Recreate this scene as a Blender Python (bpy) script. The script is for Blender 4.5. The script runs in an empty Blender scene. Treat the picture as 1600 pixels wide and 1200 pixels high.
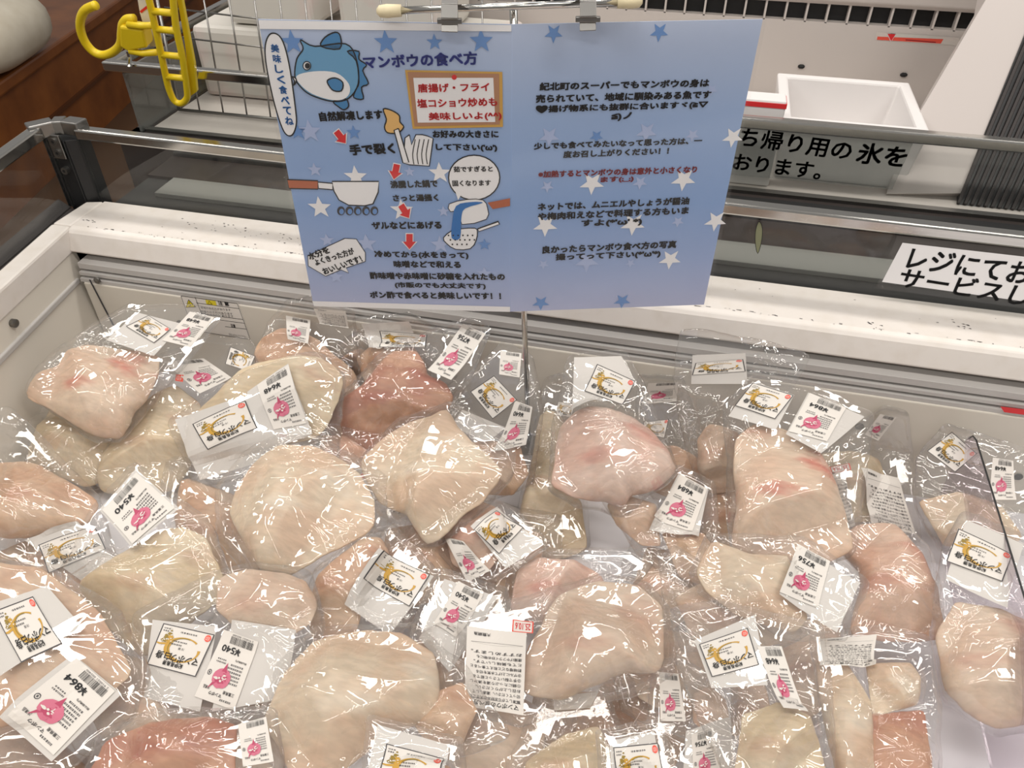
import bpy, math, random
import numpy as np
from mathutils import Vector

# ------------------------------------------------------------------ camera, world, lamps, exposure
S = bpy.context.scene
COL = S.collection
FPX, PITCH, YAW = 1230.0, math.radians(40), math.radians(13.4)
CAM = np.array([0.0, 0.0, 1.5])
FW = np.array([-math.sin(YAW)*math.cos(PITCH), math.cos(YAW)*math.cos(PITCH), -math.sin(PITCH)])
RT = np.array([math.cos(YAW), math.sin(YAW), 0.0])
UP = np.cross(RT, FW)
cd = bpy.data.cameras.new('camera'); cam = bpy.data.objects.new('camera', cd); COL.objects.link(cam)
cd.sensor_width = 36; cd.lens = 36*FPX/1600; cd.clip_start = 0.02
cam.location = CAM; cam.rotation_euler = (math.pi/2-PITCH, 0, YAW)
S.camera = cam
W = bpy.data.worlds.new('shop_air'); S.world = W; W.use_nodes = True
W.node_tree.nodes['Background'].inputs[0].default_value = (1.0, .965, .93, 1)
W.node_tree.nodes['Background'].inputs[1].default_value = 0.27
def lamp(x, y, z, sx, sy, p, rot=0):
    l = bpy.data.lights.new('ceiling_tube', 'AREA'); l.shape = 'RECTANGLE'; l.size = sx; l.size_y = sy
    l.energy = p; l.color = (1, .955, .90)
    o = bpy.data.objects.new('ceiling_tube', l); COL.objects.link(o); o.location = (x, y, z); o.rotation_euler = (0, 0, rot)
for lx in (-2.1, -0.4, 1.3):
    for ly in (-1.3, 0.3, 1.9):
        lamp(lx, ly, 2.9, 1.2, .20, 16, .06)
S.view_settings.view_transform = 'Standard'
try: S.view_settings.look = 'None'
except Exception: pass
S.view_settings.gamma = 1; S.view_settings.exposure = 0.0
S.cycles.transparent_max_bounces = 32
S.cycles.max_bounces = 7

# ------------------------------------------------------------------ helpers
rnd = random.Random(5)
def ray(x, y): return FW + RT*((x-800)/FPX) + UP*((600-y)/FPX)
def onz(x, y, z): d = ray(x, y); return CAM + d*((z-CAM[2])/d[2])
def ony(x, y, Y): d = ray(x, y); return CAM + d*(Y/d[1])
def onx(x, y, X): d = ray(x, y); return CAM + d*(X/d[0])
def onplane(x, y, p, n): d = ray(x, y); return CAM + d*(np.dot(p-CAM, n)/np.dot(d, n))
def lin(c):
    c = c/255.0
    return c/12.92 if c <= .04045 else ((c+.055)/1.055)**2.4
def rgb(r, g, b): return (lin(r), lin(g), lin(b), 1)

def mat(name, col, rough=.5, metal=0, spec=.5, sss=0, noise=None, coat=0):
    m = bpy.data.materials.new(name); m.use_nodes = True
    b = m.node_tree.nodes['Principled BSDF']
    b.inputs['Base Color'].default_value = col; b.inputs['Roughness'].default_value = rough
    b.inputs['Metallic'].default_value = metal; b.inputs['Specular IOR Level'].default_value = spec
    if coat: b.inputs['Coat Weight'].default_value = coat; b.inputs['Coat Roughness'].default_value = .08
    if noise:
        sc, col2, lo, hi = noise
        nt = m.node_tree; t = nt.nodes.new('ShaderNodeTexCoord'); n = nt.nodes.new('ShaderNodeTexNoise')
        n.inputs['Scale'].default_value = sc; n.inputs['Detail'].default_value = 5
        r = nt.nodes.new('ShaderNodeValToRGB'); r.color_ramp.elements[0].position = lo; r.color_ramp.elements[1].position = hi
        r.color_ramp.elements[0].color = col; r.color_ramp.elements[1].color = col2
        nt.links.new(t.outputs['Object'], n.inputs['Vector']); nt.links.new(n.outputs['Fac'], r.inputs['Fac'])
        nt.links.new(r.outputs['Color'], b.inputs['Base Color'])
    return m
def clear_mat(name, tint, veil=.05, veilcol=(.9, .9, .9, 1), rough=.05, boost=1.0, bump=None, gz=.9):
    m = bpy.data.materials.new(name); m.use_nodes = True; nt = m.node_tree
    nt.nodes.remove(nt.nodes['Principled BSDF']); out = nt.nodes['Material Output']
    tr = nt.nodes.new('ShaderNodeBsdfTransparent'); tr.inputs[0].default_value = tint
    df = nt.nodes.new('ShaderNodeBsdfDiffuse'); df.inputs[0].default_value = veilcol
    m1 = nt.nodes.new('ShaderNodeMixShader'); m1.inputs[0].default_value = veil
    nt.links.new(tr.outputs[0], m1.inputs[1]); nt.links.new(df.outputs[0], m1.inputs[2])
    gl = nt.nodes.new('ShaderNodeBsdfGlossy'); gl.inputs['Roughness'].default_value = rough
    fr = nt.nodes.new('ShaderNodeLayerWeight'); fr.inputs['Blend'].default_value = .5
    pw = nt.nodes.new('ShaderNodeMath'); pw.operation = 'POWER'; pw.inputs[1].default_value = 4.5; nt.links.new(fr.outputs['Facing'], pw.inputs[0])
    mu = nt.nodes.new('ShaderNodeMath'); mu.operation = 'MULTIPLY_ADD'; mu.inputs[1].default_value = gz; mu.inputs[2].default_value = .045*boost; mu.use_clamp = True
    nt.links.new(pw.outputs[0], mu.inputs[0])
    m2 = nt.nodes.new('ShaderNodeMixShader'); nt.links.new(mu.outputs[0], m2.inputs[0])
    nt.links.new(m1.outputs[0], m2.inputs[1]); nt.links.new(gl.outputs[0], m2.inputs[2]); nt.links.new(m2.outputs[0], out.inputs[0])
    if bump:
        sc, st, dist = bump
        t = nt.nodes.new('ShaderNodeTexCoord'); L = nt.links.new
        w = nt.nodes.new('ShaderNodeTexNoise'); w.inputs['Scale'].default_value = 9; L(t.outputs['Object'], w.inputs['Vector'])
        vm = nt.nodes.new('ShaderNodeVectorMath'); vm.operation = 'MULTIPLY_ADD'; vm.inputs[1].default_value = (.05, .05, .05)
        L(w.outputs['Color'], vm.inputs[0]); L(t.outputs['Object'], vm.inputs[2])
        v1 = nt.nodes.new('ShaderNodeTexVoronoi'); v1.feature = 'F1'; v1.inputs['Scale'].default_value = sc; L(vm.outputs[0], v1.inputs['Vector'])
        v2 = nt.nodes.new('ShaderNodeTexVoronoi'); v2.feature = 'F1'; v2.inputs['Scale'].default_value = sc*2.7; L(vm.outputs[0], v2.inputs['Vector'])
        ms = nt.nodes.new('ShaderNodeTexNoise'); ms.inputs['Scale'].default_value = 13; L(t.outputs['Object'], ms.inputs['Vector'])
        mr = nt.nodes.new('ShaderNodeMapRange'); mr.inputs[1].default_value = .40; mr.inputs[2].default_value = .68; mr.inputs[4].default_value = .8; L(ms.outputs[0], mr.inputs[0])
        mm = nt.nodes.new('ShaderNodeMath'); mm.operation = 'MULTIPLY'; L(v2.outputs['Distance'], mm.inputs[0]); L(mr.outputs[0], mm.inputs[1])
        ad = nt.nodes.new('ShaderNodeMath'); ad.operation = 'ADD'; L(v1.outputs['Distance'], ad.inputs[0]); L(mm.outputs[0], ad.inputs[1])
        b = nt.nodes.new('ShaderNodeBump'); b.inputs['Strength'].default_value = st; b.inputs['Distance'].default_value = dist
        L(ad.outputs[0], b.inputs['Height'])
        nt.links.new(b.outputs[0], gl.inputs['Normal']); nt.links.new(b.outputs[0], fr.inputs['Normal'])
    return m
def flesh_mat(name, a, b, c):
    """pale fish flesh: two tones clouded together with blood-tinged patches of a third"""
    m = bpy.data.materials.new(name); m.use_nodes = True; nt = m.node_tree; p = nt.nodes['Principled BSDF']
    t = nt.nodes.new('ShaderNodeTexCoord'); L = nt.links.new
    n1 = nt.nodes.new('ShaderNodeTexNoise'); n1.inputs['Scale'].default_value = 14; n1.inputs['Detail'].default_value = 3
    mp = nt.nodes.new('ShaderNodeMapping'); mp.inputs['Scale'].default_value = (1, 3.2, 1); mp.inputs['Rotation'].default_value = (.3, .2, .6)
    n2 = nt.nodes.new('ShaderNodeTexNoise'); n2.inputs['Scale'].default_value = 9; n2.inputs['Detail'].default_value = 4
    n3 = nt.nodes.new('ShaderNodeTexNoise'); n3.inputs['Scale'].default_value = 55; n3.inputs['Detail'].default_value = 4
    L(t.outputs['Object'], n1.inputs[0]); L(t.outputs['Object'], mp.inputs[0]); L(mp.outputs[0], n2.inputs[0]); L(mp.outputs[0], n3.inputs[0])
    r1 = nt.nodes.new('ShaderNodeMapRange'); r1.inputs[1].default_value = .42; r1.inputs[2].default_value = .58; L(n1.outputs[0], r1.inputs[0])
    r2 = nt.nodes.new('ShaderNodeMapRange'); r2.inputs[1].default_value = .55; r2.inputs[2].default_value = .72; L(n2.outputs[0], r2.inputs[0])
    x1 = nt.nodes.new('ShaderNodeMixRGB'); x1.inputs[1].default_value = a; x1.inputs[2].default_value = b; L(r1.outputs[0], x1.inputs[0])
    x2 = nt.nodes.new('ShaderNodeMixRGB'); x2.inputs[2].default_value = c; L(x1.outputs[0], x2.inputs[1]); L(r2.outputs[0], x2.inputs[0])
    r3 = nt.nodes.new('ShaderNodeMapRange'); r3.inputs[1].default_value = .35; r3.inputs[2].default_value = .65; r3.inputs[3].default_value = .76; r3.inputs[4].default_value = .90; L(n3.outputs[0], r3.inputs[0])
    x3 = nt.nodes.new('ShaderNodeVectorMath'); x3.operation = 'SCALE'; L(x2.outputs[0], x3.inputs[0]); L(r3.outputs[0], x3.inputs['Scale'])
    L(x3.outputs[0], p.inputs['Base Color'])
    bp = nt.nodes.new('ShaderNodeBump'); bp.inputs['Strength'].default_value = .16; bp.inputs['Distance'].default_value = .003
    L(n3.outputs[0], bp.inputs['Height']); L(bp.outputs[0], p.inputs['Normal'])
    p.inputs['Roughness'].default_value = .42
    p.inputs['Subsurface Weight'].default_value = .25; p.inputs['Subsurface Radius'].default_value = (.018, .010, .006); p.inputs['Subsurface Scale'].default_value = .6
    return m

M = {}
M['white'] = mat('white_enamel', rgb(219, 212, 205), .38, noise=(40, rgb(213, 205, 196), .45, .75))
M['liner'] = mat('liner_enamel', rgb(208, 201, 189), .42)
M['louver'] = mat('louver_plastic', rgb(184, 180, 176), .4)
M['case_white'] = mat('case_enamel', rgb(202, 194, 188), .4)
M['dark'] = mat('black_plastic', rgb(30, 30, 31), .4)
M['darker'] = mat('deep_black', rgb(14, 14, 15), .5)
M['brownblack'] = mat('brown_black_sheet', rgb(48, 40, 38), .35)
M['grey'] = mat('grey_reflection', rgb(126, 126, 121), .45)  # flat grey of the reflection band behind the freezer guard
M['chrome'] = mat('chrome', rgb(205, 203, 198), .14, 1)
M['steel'] = mat('brushed_steel', rgb(150, 148, 145), .32, 1)
M['cream'] = mat('cream_rubber', rgb(222, 208, 172), .5)
M['yellow'] = mat('yellow_plastic', rgb(226, 196, 30), .35)
M['foam'] = mat('white_foam', rgb(222, 218, 216), .8)
M['wood'] = mat('varnished_wood', rgb(142, 84, 38), .4, noise=(7, rgb(114, 64, 28), .35, .7))
M['floor'] = mat('floor_tile', rgb(92, 66, 44), .5, noise=(3, rgb(74, 52, 36), .3, .7))
M['paper'] = mat('paper', rgb(218, 212, 204), .6)
M['card'] = mat('insert_card_white', rgb(214, 209, 203), .55)
M['pwhite'] = mat('print_white', rgb(238, 236, 236), .5)
M['black'] = mat('print_black', rgb(18, 18, 20), .5)
M['navy'] = mat('print_navy', rgb(38, 50, 140), .5)
M['blue'] = mat('print_blue', rgb(36, 110, 180), .5)
M['red'] = mat('print_red', rgb(214, 40, 44), .5)
M['dkred'] = mat('print_dark_red', rgb(140, 30, 40), .5)
M['vermilion'] = mat('print_vermilion', rgb(226, 84, 66), .5)
M['pink'] = mat('print_pink', rgb(198, 104, 128), .5)
M['rose'] = mat('print_rose', rgb(176, 60, 94), .5)
M['gold'] = mat('print_gold', rgb(190, 146, 50), .45)
M['olive'] = mat('print_olive', rgb(140, 116, 40), .5)
M['ink'] = mat('print_ink', rgb(58, 56, 60), .5)
M['fishblue'] = mat('print_fish_blue', rgb(104, 158, 196), .5)
M['finblue'] = mat('print_fin_blue', rgb(66, 128, 178), .5)
M['star1'] = mat('print_star_blue', rgb(104, 144, 200), .5)
M['star2'] = mat('print_star_pale', rgb(172, 186, 220), .5)
M['scrap'] = mat('scrap_green', rgb(128, 130, 100), .6)
M['orange'] = mat('print_orange', rgb(226, 180, 110), .5)
M['panwood'] = mat('print_pan_brown', rgb(176, 94, 58), .5)
M['corkboard'] = mat('print_cork', rgb(176, 128, 96), .5)
M['corkrim'] = mat('print_cork_rim', rgb(206, 160, 76), .5)
M['signyellow'] = mat('print_yellow', rgb(214, 196, 40), .5)
M['rice'] = mat('rice_bag_white', rgb(206, 196, 176), .55, noise=(12, rgb(222, 214, 196), .3, .7))
M['frost'] = mat('frosted_pack', rgb(206, 202, 194), .5, noise=(9, rgb(214, 190, 184), .5, .7))
M['screw'] = mat('screw_steel', rgb(120, 118, 114), .35, .9)
M['glass'] = clear_mat('guard_glass', (.88, .89, .88, 1), .012, (.6, .6, .6, 1), .02, .7)
M['glassgrey'] = clear_mat('smoked_film', (.62, .63, .61, 1), .16, (.55, .57, .54, 1), .05, 1.0)
M['acrylic'] = clear_mat('violet_acrylic', (.89, .855, .885, 1), .03, (.75, .7, .8, 1), .03, 1.0)
M['film'] = clear_mat('bag_film', (.995, .992, .988, 1), .035, (.97, .96, .94, 1), .04, 2.3, (20, .10, .003), gz=.45)
M['sleeve'] = clear_mat('sleeve_film', (.99, .99, .99, 1), .015, (.95, .95, .95, 1), .08, .8)
FL = {
 'cream': flesh_mat('flesh_cream', rgb(220, 198, 164), rgb(228, 210, 182), rgb(208, 174, 146)),
 'white': flesh_mat('flesh_white', rgb(228, 208, 182), rgb(222, 192, 164), rgb(232, 218, 198)),
 'pale': flesh_mat('flesh_pale', rgb(220, 190, 166), rgb(228, 206, 184), rgb(210, 168, 146)),
 'pink': flesh_mat('flesh_pink', rgb(224, 188, 170), rgb(232, 206, 190), rgb(208, 146, 130)),
 'salmon': flesh_mat('flesh_salmon', rgb(218, 174, 150), rgb(224, 192, 170), rgb(204, 144, 122)),
 'red': flesh_mat('flesh_red', rgb(226, 194, 168), rgb(228, 204, 180), rgb(206, 112, 92)),
 'brown': flesh_mat('flesh_brown', rgb(184, 124, 98), rgb(204, 156, 126), rgb(168, 94, 74)),
 'tan': flesh_mat('flesh_tan', rgb(208, 168, 138), rgb(220, 190, 162), rgb(196, 146, 118)),
}
def poster_mat():
    m = bpy.data.materials.new('poster_print'); m.use_nodes = True; nt = m.node_tree; b = nt.nodes['Principled BSDF']
    t = nt.nodes.new('ShaderNodeTexCoord'); s = nt.nodes.new('ShaderNodeSeparateXYZ'); r = nt.nodes.new('ShaderNodeValToRGB')
    nt.links.new(t.outputs['Generated'], s.inputs[0]); nt.links.new(s.outputs['Z'], r.inputs[0]); nt.links.new(r.outputs[0], b.inputs['Base Color'])
    e = r.color_ramp.elements; e[0].position = 0; e[0].color = rgb(176, 182, 212); e[1].position = 1; e[1].color = rgb(184, 196, 220)
    for p, c in ((.2, (152, 172, 212)), (.42, (134, 164, 210)), (.72, (154, 178, 216))):
        k = e.new(p); k.color = rgb(*c)
    b.inputs['Roughness'].default_value = .3
    return m
M['poster'] = poster_mat()

ORIG = {}
def put(o, parent):
    COL.objects.link(o)
    if parent is not None: o.parent = parent
def tag(o, label=None, cat=None, group=None, kind=None):
    for k, v in (('label', label), ('category', cat), ('group', group), ('kind', kind)):
        if v: o[k] = v
    return o
def empty(name, loc, label, cat, group=None):
    o = bpy.data.objects.new(name, None); o.empty_display_size = .02; COL.objects.link(o); o.location = loc; ORIG[o] = np.array(loc, float)
    return tag(o, label, cat, group)
class MB:
    def __init__(s): s.v = []; s.f = []; s.m = []; s.n = 0
    def add(s, v, f, mi=0):
        s.v.append(np.asarray(v, float)); k = s.n; s.n += len(v)
        s.f += [tuple(int(i)+k for i in q) for q in f]; s.m += [mi]*len(f)
    def box(s, lo, hi, mi=0, ax=None):
        x0, y0, z0 = lo; x1, y1, z1 = hi
        v = [(x0, y0, z0), (x1, y0, z0), (x1, y1, z0), (x0, y1, z0), (x0, y0, z1), (x1, y0, z1), (x1, y1, z1), (x0, y1, z1)]
        s.add(v, [(3, 2, 1, 0), (4, 5, 6, 7), (0, 1, 5, 4), (1, 2, 6, 5), (2, 3, 7, 6), (3, 0, 4, 7)], mi)
    def hexa(s, v8, mi=0):
        s.add(v8, [(3, 2, 1, 0), (4, 5, 6, 7), (0, 1, 5, 4), (1, 2, 6, 5), (2, 3, 7, 6), (3, 0, 4, 7)], mi)
    def bar(s, a, b, w, h, upv=(0, 0, 1), mi=0):
        a = np.array(a, float); b = np.array(b, float); d = b-a; d /= np.linalg.norm(d)
        u = np.array(upv, float); sd = np.cross(d, u); sd /= np.linalg.norm(sd); u = np.cross(sd, d)
        s.hexa([a-sd*w/2-u*h/2, a+sd*w/2-u*h/2, b+sd*w/2-u*h/2, b-sd*w/2-u*h/2, a-sd*w/2+u*h/2, a+sd*w/2+u*h/2, b+sd*w/2+u*h/2, b-sd*w/2+u*h/2], mi)
    def tube(s, pts, r, n=12, mi=0, closed=False, cap=True):
        pts = [np.array(p, float) for p in pts]; N = len(pts); rr = r if hasattr(r, '__len__') else [r]*N
        V = []; prev = None
        for i, p in enumerate(pts):
            d = pts[(i+1) % N]-pts[i-1] if (closed or 0 < i < N-1) else (pts[1]-pts[0] if i == 0 else pts[-1]-pts[-2])
            d = d/np.linalg.norm(d)
            a = prev if prev is not None else (np.array([0, 0, 1.]) if abs(d[2]) < .9 else np.array([1., 0, 0]))
            a = a-d*np.dot(a, d); a /= np.linalg.norm(a); prev = a; b = np.cross(d, a)
            V += [p+rr[i]*(math.cos(t)*a+math.sin(t)*b) for t in np.linspace(0, 2*math.pi, n, endpoint=False)]
        Fs = []
        for i in range(N if closed else N-1):
            j = (i+1) % N
            Fs += [(i*n+k, i*n+(k+1) % n, j*n+(k+1) % n, j*n+k) for k in range(n)]
        if cap and not closed: Fs += [tuple(reversed(range(n))), tuple(range((N-1)*n, N*n))]
        s.add(V, Fs, mi)
    def extrude_x(s, prof, x0, x1, mi=0):
        n = len(prof); v = [(x0, y, z) for y, z in prof]+[(x1, y, z) for y, z in prof]
        s.add(v, [(i, (i+1) % n, n+(i+1) % n, n+i) for i in range(n)]+[tuple(reversed(range(n))), tuple(range(n, 2*n))], mi)
    def build(s, name, mats, parent=None, smooth=False, bevel=0, recalc=True):
        o0 = ORIG.get(parent, np.zeros(3)) if parent is not None else np.zeros(3)
        me = bpy.data.meshes.new(name)
        me.from_pydata((np.concatenate(s.v)-o0).tolist(), [], s.f)
        ms = mats if isinstance(mats, (list, tuple)) else [mats]
        for m in ms: me.materials.append(M[m] if isinstance(m, str) else m)
        if len(ms) > 1: me.polygons.foreach_set('material_index', s.m)
        if smooth: me.polygons.foreach_set('use_smooth', [True]*len(me.polygons))
        me.update()
        if recalc:
            import bmesh
            bm = bmesh.new(); bm.from_mesh(me); bmesh.ops.recalc_face_normals(bm, faces=bm.faces); bm.to_mesh(me); bm.free()
        o = bpy.data.objects.new(name, me); put(o, parent); ORIG[o] = o0
        if bevel:
            b = o.modifiers.new('bevel', 'BEVEL'); b.width = bevel; b.segments = 2; b.limit_method = 'ANGLE'
        return o

# ---- lettering: outlines from Blender's own fonts, as flat triangles in em units
_T = {}
def text2d(s, bold=0.0):
    k = (s, bold)
    if k in _T: return _T[k]
    key = k
    c = bpy.data.curves.new('letters', 'FONT'); c.body = s; c.resolution_u = 2; c.fill_mode = 'FRONT'
    o = bpy.data.objects.new('letters', c); COL.objects.link(o)
    dg = bpy.context.evaluated_depsgraph_get(); me = o.evaluated_get(dg).to_mesh()
    v = np.array([(p.co.x, p.co.y) for p in me.vertices]).reshape(-1, 2); f = [tuple(p.vertices) for p in me.polygons]
    bpy.data.objects.remove(o); bpy.data.curves.remove(c)
    if bold:                                   # heavier strokes: the same outline struck again a hair to each side
        n = len(v); off = [(-bold, -bold), (bold, -bold), (-bold, bold), (bold, bold), (0, 0)]
        v = np.vstack([v+np.array(k) for k in off]); f = [tuple(i+n*j for i in q) for j in range(5) for q in f]
    lo, hi = v.min(0), v.max(0)
    _T[key] = (v-lo, f, hi-lo); return _T[key]
def star2d(n=5, r=.42):
    p = [(math.sin(i*math.pi/n)*(1 if i % 2 == 0 else r), math.cos(i*math.pi/n)*(1 if i % 2 == 0 else r)) for i in range(2*n)]
    return np.array([(0, 0)]+p), [(0, 1+i, 1+(i+1) % (2*n)) for i in range(2*n)]
def disc2d(n=24):
    a = np.linspace(0, 2*math.pi, n, endpoint=False)
    return np.vstack([[(0, 0)], np.c_[np.cos(a), np.sin(a)]]), [(0, 1+i, 1+(i+1) % n) for i in range(n)]
def stroke2d(pts, w):
    p = np.array(pts, float); ww = w if hasattr(w, '__len__') else [w]*len(p)
    d = np.gradient(p, axis=0); d /= np.maximum(np.linalg.norm(d, axis=1), 1e-9)[:, None]; nn = np.c_[-d[:, 1], d[:, 0]]
    a = p+nn*np.array(ww)[:, None]/2; b = p-nn*np.array(ww)[:, None]/2; n = len(p)
    return np.vstack([a, b]), [(i, i+1, n+i+1, n+i) for i in range(n-1)]
def smooth_poly(pts, k=6, closed=True):
    p = np.array(pts, float); n = len(p); out = []
    for i in range(n if closed else n-1):
        a, b, c, d = (p[(i-1) % n], p[i], p[(i+1) % n], p[(i+2) % n]) if closed else (p[max(i-1, 0)], p[i], p[i+1], p[min(i+2, n-1)])
        for t in np.linspace(0, 1, k, endpoint=False):
            out.append(.5*((2*b)+(c-a)*t+(2*a-5*b+4*c-d)*t*t+(3*b-a-3*c+d)*t**3))
    if not closed: out.append(p[-1])
    return np.array(out)
def fan(p):
    from mathutils.geometry import tessellate_polygon
    t = tessellate_polygon([[Vector((a[0], a[1], 0)) for a in p]]); return np.array(p), [tuple(x) for x in t]

# ------------------------------------------------------------------ the setting
ZF = .627                                      # the white bottom of the freezer well
b = MB(); b.box((-6, -3, -.05), (4, 7, 0)); tag(b.build('floor', 'floor'), kind='structure')

# ---- chest freezer
fz = empty('chest_freezer', (-.2, .55, 0), 'white open chest freezer full of bagged fish, scuffed rear ledge', 'freezer')
XR = .95
b = MB(); b.extrude_x([(1.028, .842), (1.028, .88), (.942, .88), (.934, .878), (.929, .873), (.926, .866), (.918, .846), (.922, .842)], -.955, XR)
led = b.build('rear_ledge', 'white', fz, bevel=.0015)
def scuffs():
    r = random.Random(3); b = MB()
    for i in range(150):
        x = -.93+1.5*r.random(); y = .943+r.gauss(0, .0012); w = .001+.006*r.random()**2; h = .0004+.0005*r.random()
        b.add([(x, y, .8806), (x+w, y+r.gauss(0, .0006), .8806), (x+w, y+h, .8806), (x, y+h, .8806)], [(0, 1, 2, 3)])
    for i in range(110):
        x = -.8+.45*r.random() if i < 80 else -.9+1.5*r.random(); y = (.985+r.gauss(0, .014)); w = .0006+.002*r.random(); h = .0005+.001*r.random()
        b.add([(x, y, .8806), (x+w, y, .8806), (x+w*1.3, y+h, .8806), (x, y+h, .8806)], [(0, 1, 2, 3)])
    for cx, cy, k in ((.39, .975, 9), (-.935, .962, 7), (.27, .952, 6)):
        for i in range(k):
            x = cx+r.gauss(0, .007); y = cy+r.gauss(0, .003); w = .002+.004*r.random()
            b.add([(x, y, .8806), (x+w, y-.001, .8806), (x+w*.8, y+.0008, .8806)], [(0, 1, 2)])
    return b
scuffs().build('scuff_marks', 'ink', led, recalc=False)['kind'] = 'stuff'
b = MB(); b.extrude_x([(.945, .842), (.99, .842), (.99, .80), (.902, .80), (.902, .8065), (.918, .807), (.918, .8105), (.905, .811), (.905, .8165), (.922, .817), (.922, .8205), (.909, .821), (.909, .831), (.945, .832)], -.94, XR)
b.build('air_louver', 'louver', fz)
b = MB(); b.box((-.935, .90, ZF-.01), (XR, .93, .80))
rp = b.build('rear_panel', 'liner', fz, bevel=.002)
b = MB(); p = ony(140, 437, .8985); q = ony(178, 510, .8985); b.bar(p, q, .0016, .0016, (0, 1, 0)); b.build('panel_seam', 'ink', rp)
def screw(px, parent, Y=None, X=None, r=.0055):
    c = ony(px[0], px[1], Y); b = MB(); n = np.array([0, -1., 0]) if X is None else np.array([1., 0, 0])
    b.tube([c-n*.001, c+n*.002, c+n*.003], [r, r, r*.6], 14); b.tube([c+n*.003, c+n*.0032], [r*.4, r*.38], 6)
    b.build('screw', 'screw', parent, smooth=False)
screw((152, 438), rp, .899); screw((281, 505), rp, .899)
# left end of the well: rim and sloping inner wall
b = MB(); b.hexa([(-.885, .15, .84), (-.855, .15, .84), (-.955, .94, .84), (-.99, .94, .84), (-.885, .15, .88), (-.855, .15, .88), (-.955, .94, .88), (-.99, .94, .88)])
b.hexa([(-.99, .94, .84), (-.955, .94, .84), (-.955, 1.0, .84), (-.985, 1.01, .84), (-.99, .94, .88), (-.955, .94, .88), (-.955, 1.028, .88), (-.985, 1.02, .88)])
b.build('side_rim', 'white', fz, bevel=.004)
b = MB(); b.hexa([(-.86, .15, ZF-.01), (-.835, .15, ZF-.01), (-.93, .93, ZF-.01), (-.96, .93, ZF-.01), (-.875, .15, .845), (-.857, .15, .845), (-.956, .93, .845), (-.98, .93, .845)])
sp = b.build('side_panel', 'liner', fz)
b = MB()
f = lambda y: (-.857-(y-.15)*.1269-.0)
for zz in (.80,):
    xa = lambda y: f(y)+.022*(.845-zz)/.228
    b.bar((xa(.15), .15, zz), (xa(.905), .905, zz), .008, .010)
b.build('wall_bead', 'louver', sp, bevel=.002)
d = ray(22, 505); t = (f(.75)+.006)/d[0]; c = CAM+d*t
b = MB(); b.tube([c-np.array([.003, 0, 0]), c+np.array([.003, 0, 0]), c+np.array([.004, 0, 0])], [.0065, .0065, .004], 14); b.build('screw', 'screw', sp)
b = MB(); b.box((-.96, .10, ZF-.03), (XR, .93, ZF)); b.build('well_floor', mat('well_floor_white', rgb(226, 224, 228), .35), fz)
b = MB(); b.box((-.9, .08, ZF), (XR, .12, .86)); b.box((-.9, .02, .86), (XR, .12, .88)); b.build('front_wall', 'white', fz, bevel=.003)
b = MB(); b.hexa([(-.955, .15, .30), (-.89, .15, .30), (-.995, 1.0, .30), (-1.06, 1.0, .30), (-.945, .15, .872), (-.887, .15, .872), (-.992, 1.0, .872), (-1.05, 1.03, .872)])
b.box((-1.0, .98, .30), (XR, 1.03, .842)); b.box((-.9, .02, .1), (XR, .08, .86))
b.build('outer_body', 'brownblack', fz)
# corner post with rail corner, rails and glass guard
b = MB(); px, py = -1.0, 1.04
ps = [(-.030, -.010), (-.014, -.018), (.014, -.018), (.032, -.006), (.032, .02), (-.03, .02)]
v = [(px+x, py+y, z) for z in (.86, .985) for x, y in ps]; n = len(ps)
b.add(v, [(i, (i+1) % n, n+(i+1) % n, n+i) for i in range(n)]+[tuple(range(n)), tuple(range(n, 2*n))])
for x, y in ((-.015, -.019), (.0145, -.019), (.0325, -.007), (-.0305, -.011)): b.box((px+x-.0012, py+y-.002, .86), (px+x+.0012, py+y+.004, .985))
post = b.build('corner_post', 'dark', fz, bevel=.001)
b = MB(); b.box((px-.011, py-.023, .955), (px+.011, py-.018, .995)); br = b.build('bracket', 'steel', post, bevel=.001)
for z in (.966, .985, .935):
    b = MB(); b.tube([(px, py-.018, z), (px, py-.026, z)], .006, 14); b.tube([(px, py-.026, z), (px, py-.0262, z)], .0028, 6, 1); b.build('bolt', ['screw', 'dark'], post)
la, lb = onz(51, 221, 1.0), onz(-140, 352, 1.0)
b = MB(); b.bar((px+.035, 1.036, .996), (XR, 1.03, .984), .020, .017); b.build('rear_rail', 'chrome', fz, bevel=.003)
b = MB(); b.bar((px-.02, 1.02, 1.0), lb, .020, .020); b.build('side_rail', 'chrome', fz, bevel=.003)
b = MB()
cp = [np.array((px-.03, 1.005, 1.003)), np.array((px-.006, 1.035, 1.003)), np.array((px+.012, 1.042, 1.003)), np.array((px+.045, 1.04, 1.003))]
for i in range(3): b.bar(cp[i], cp[i+1], .026, .022)
b.build('rail_corner', 'steel', fz, bevel=.002)
b = MB(); b.box((px+.035, 1.032, .872), (XR, 1.036, .985)); b.build('rear_guard_glass', 'glass', fz)
lo = np.array(lb); hi = np.array((px-.01, 1.02, 1.0)); off = np.array([.002, 0, 0])
b = MB(); b.hexa([(lo[0]-.002, lo[1], .872), (lo[0]+.002, lo[1], .872), (hi[0]+.002, hi[1], .872), (hi[0]-.002, hi[1], .872), (lo[0]-.002, lo[1], .99), (lo[0]+.002, lo[1], .99), (hi[0]+.002, hi[1], .99), (hi[0]-.002, hi[1], .99)])
b.build('side_guard_glass', 'glass', fz)

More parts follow.
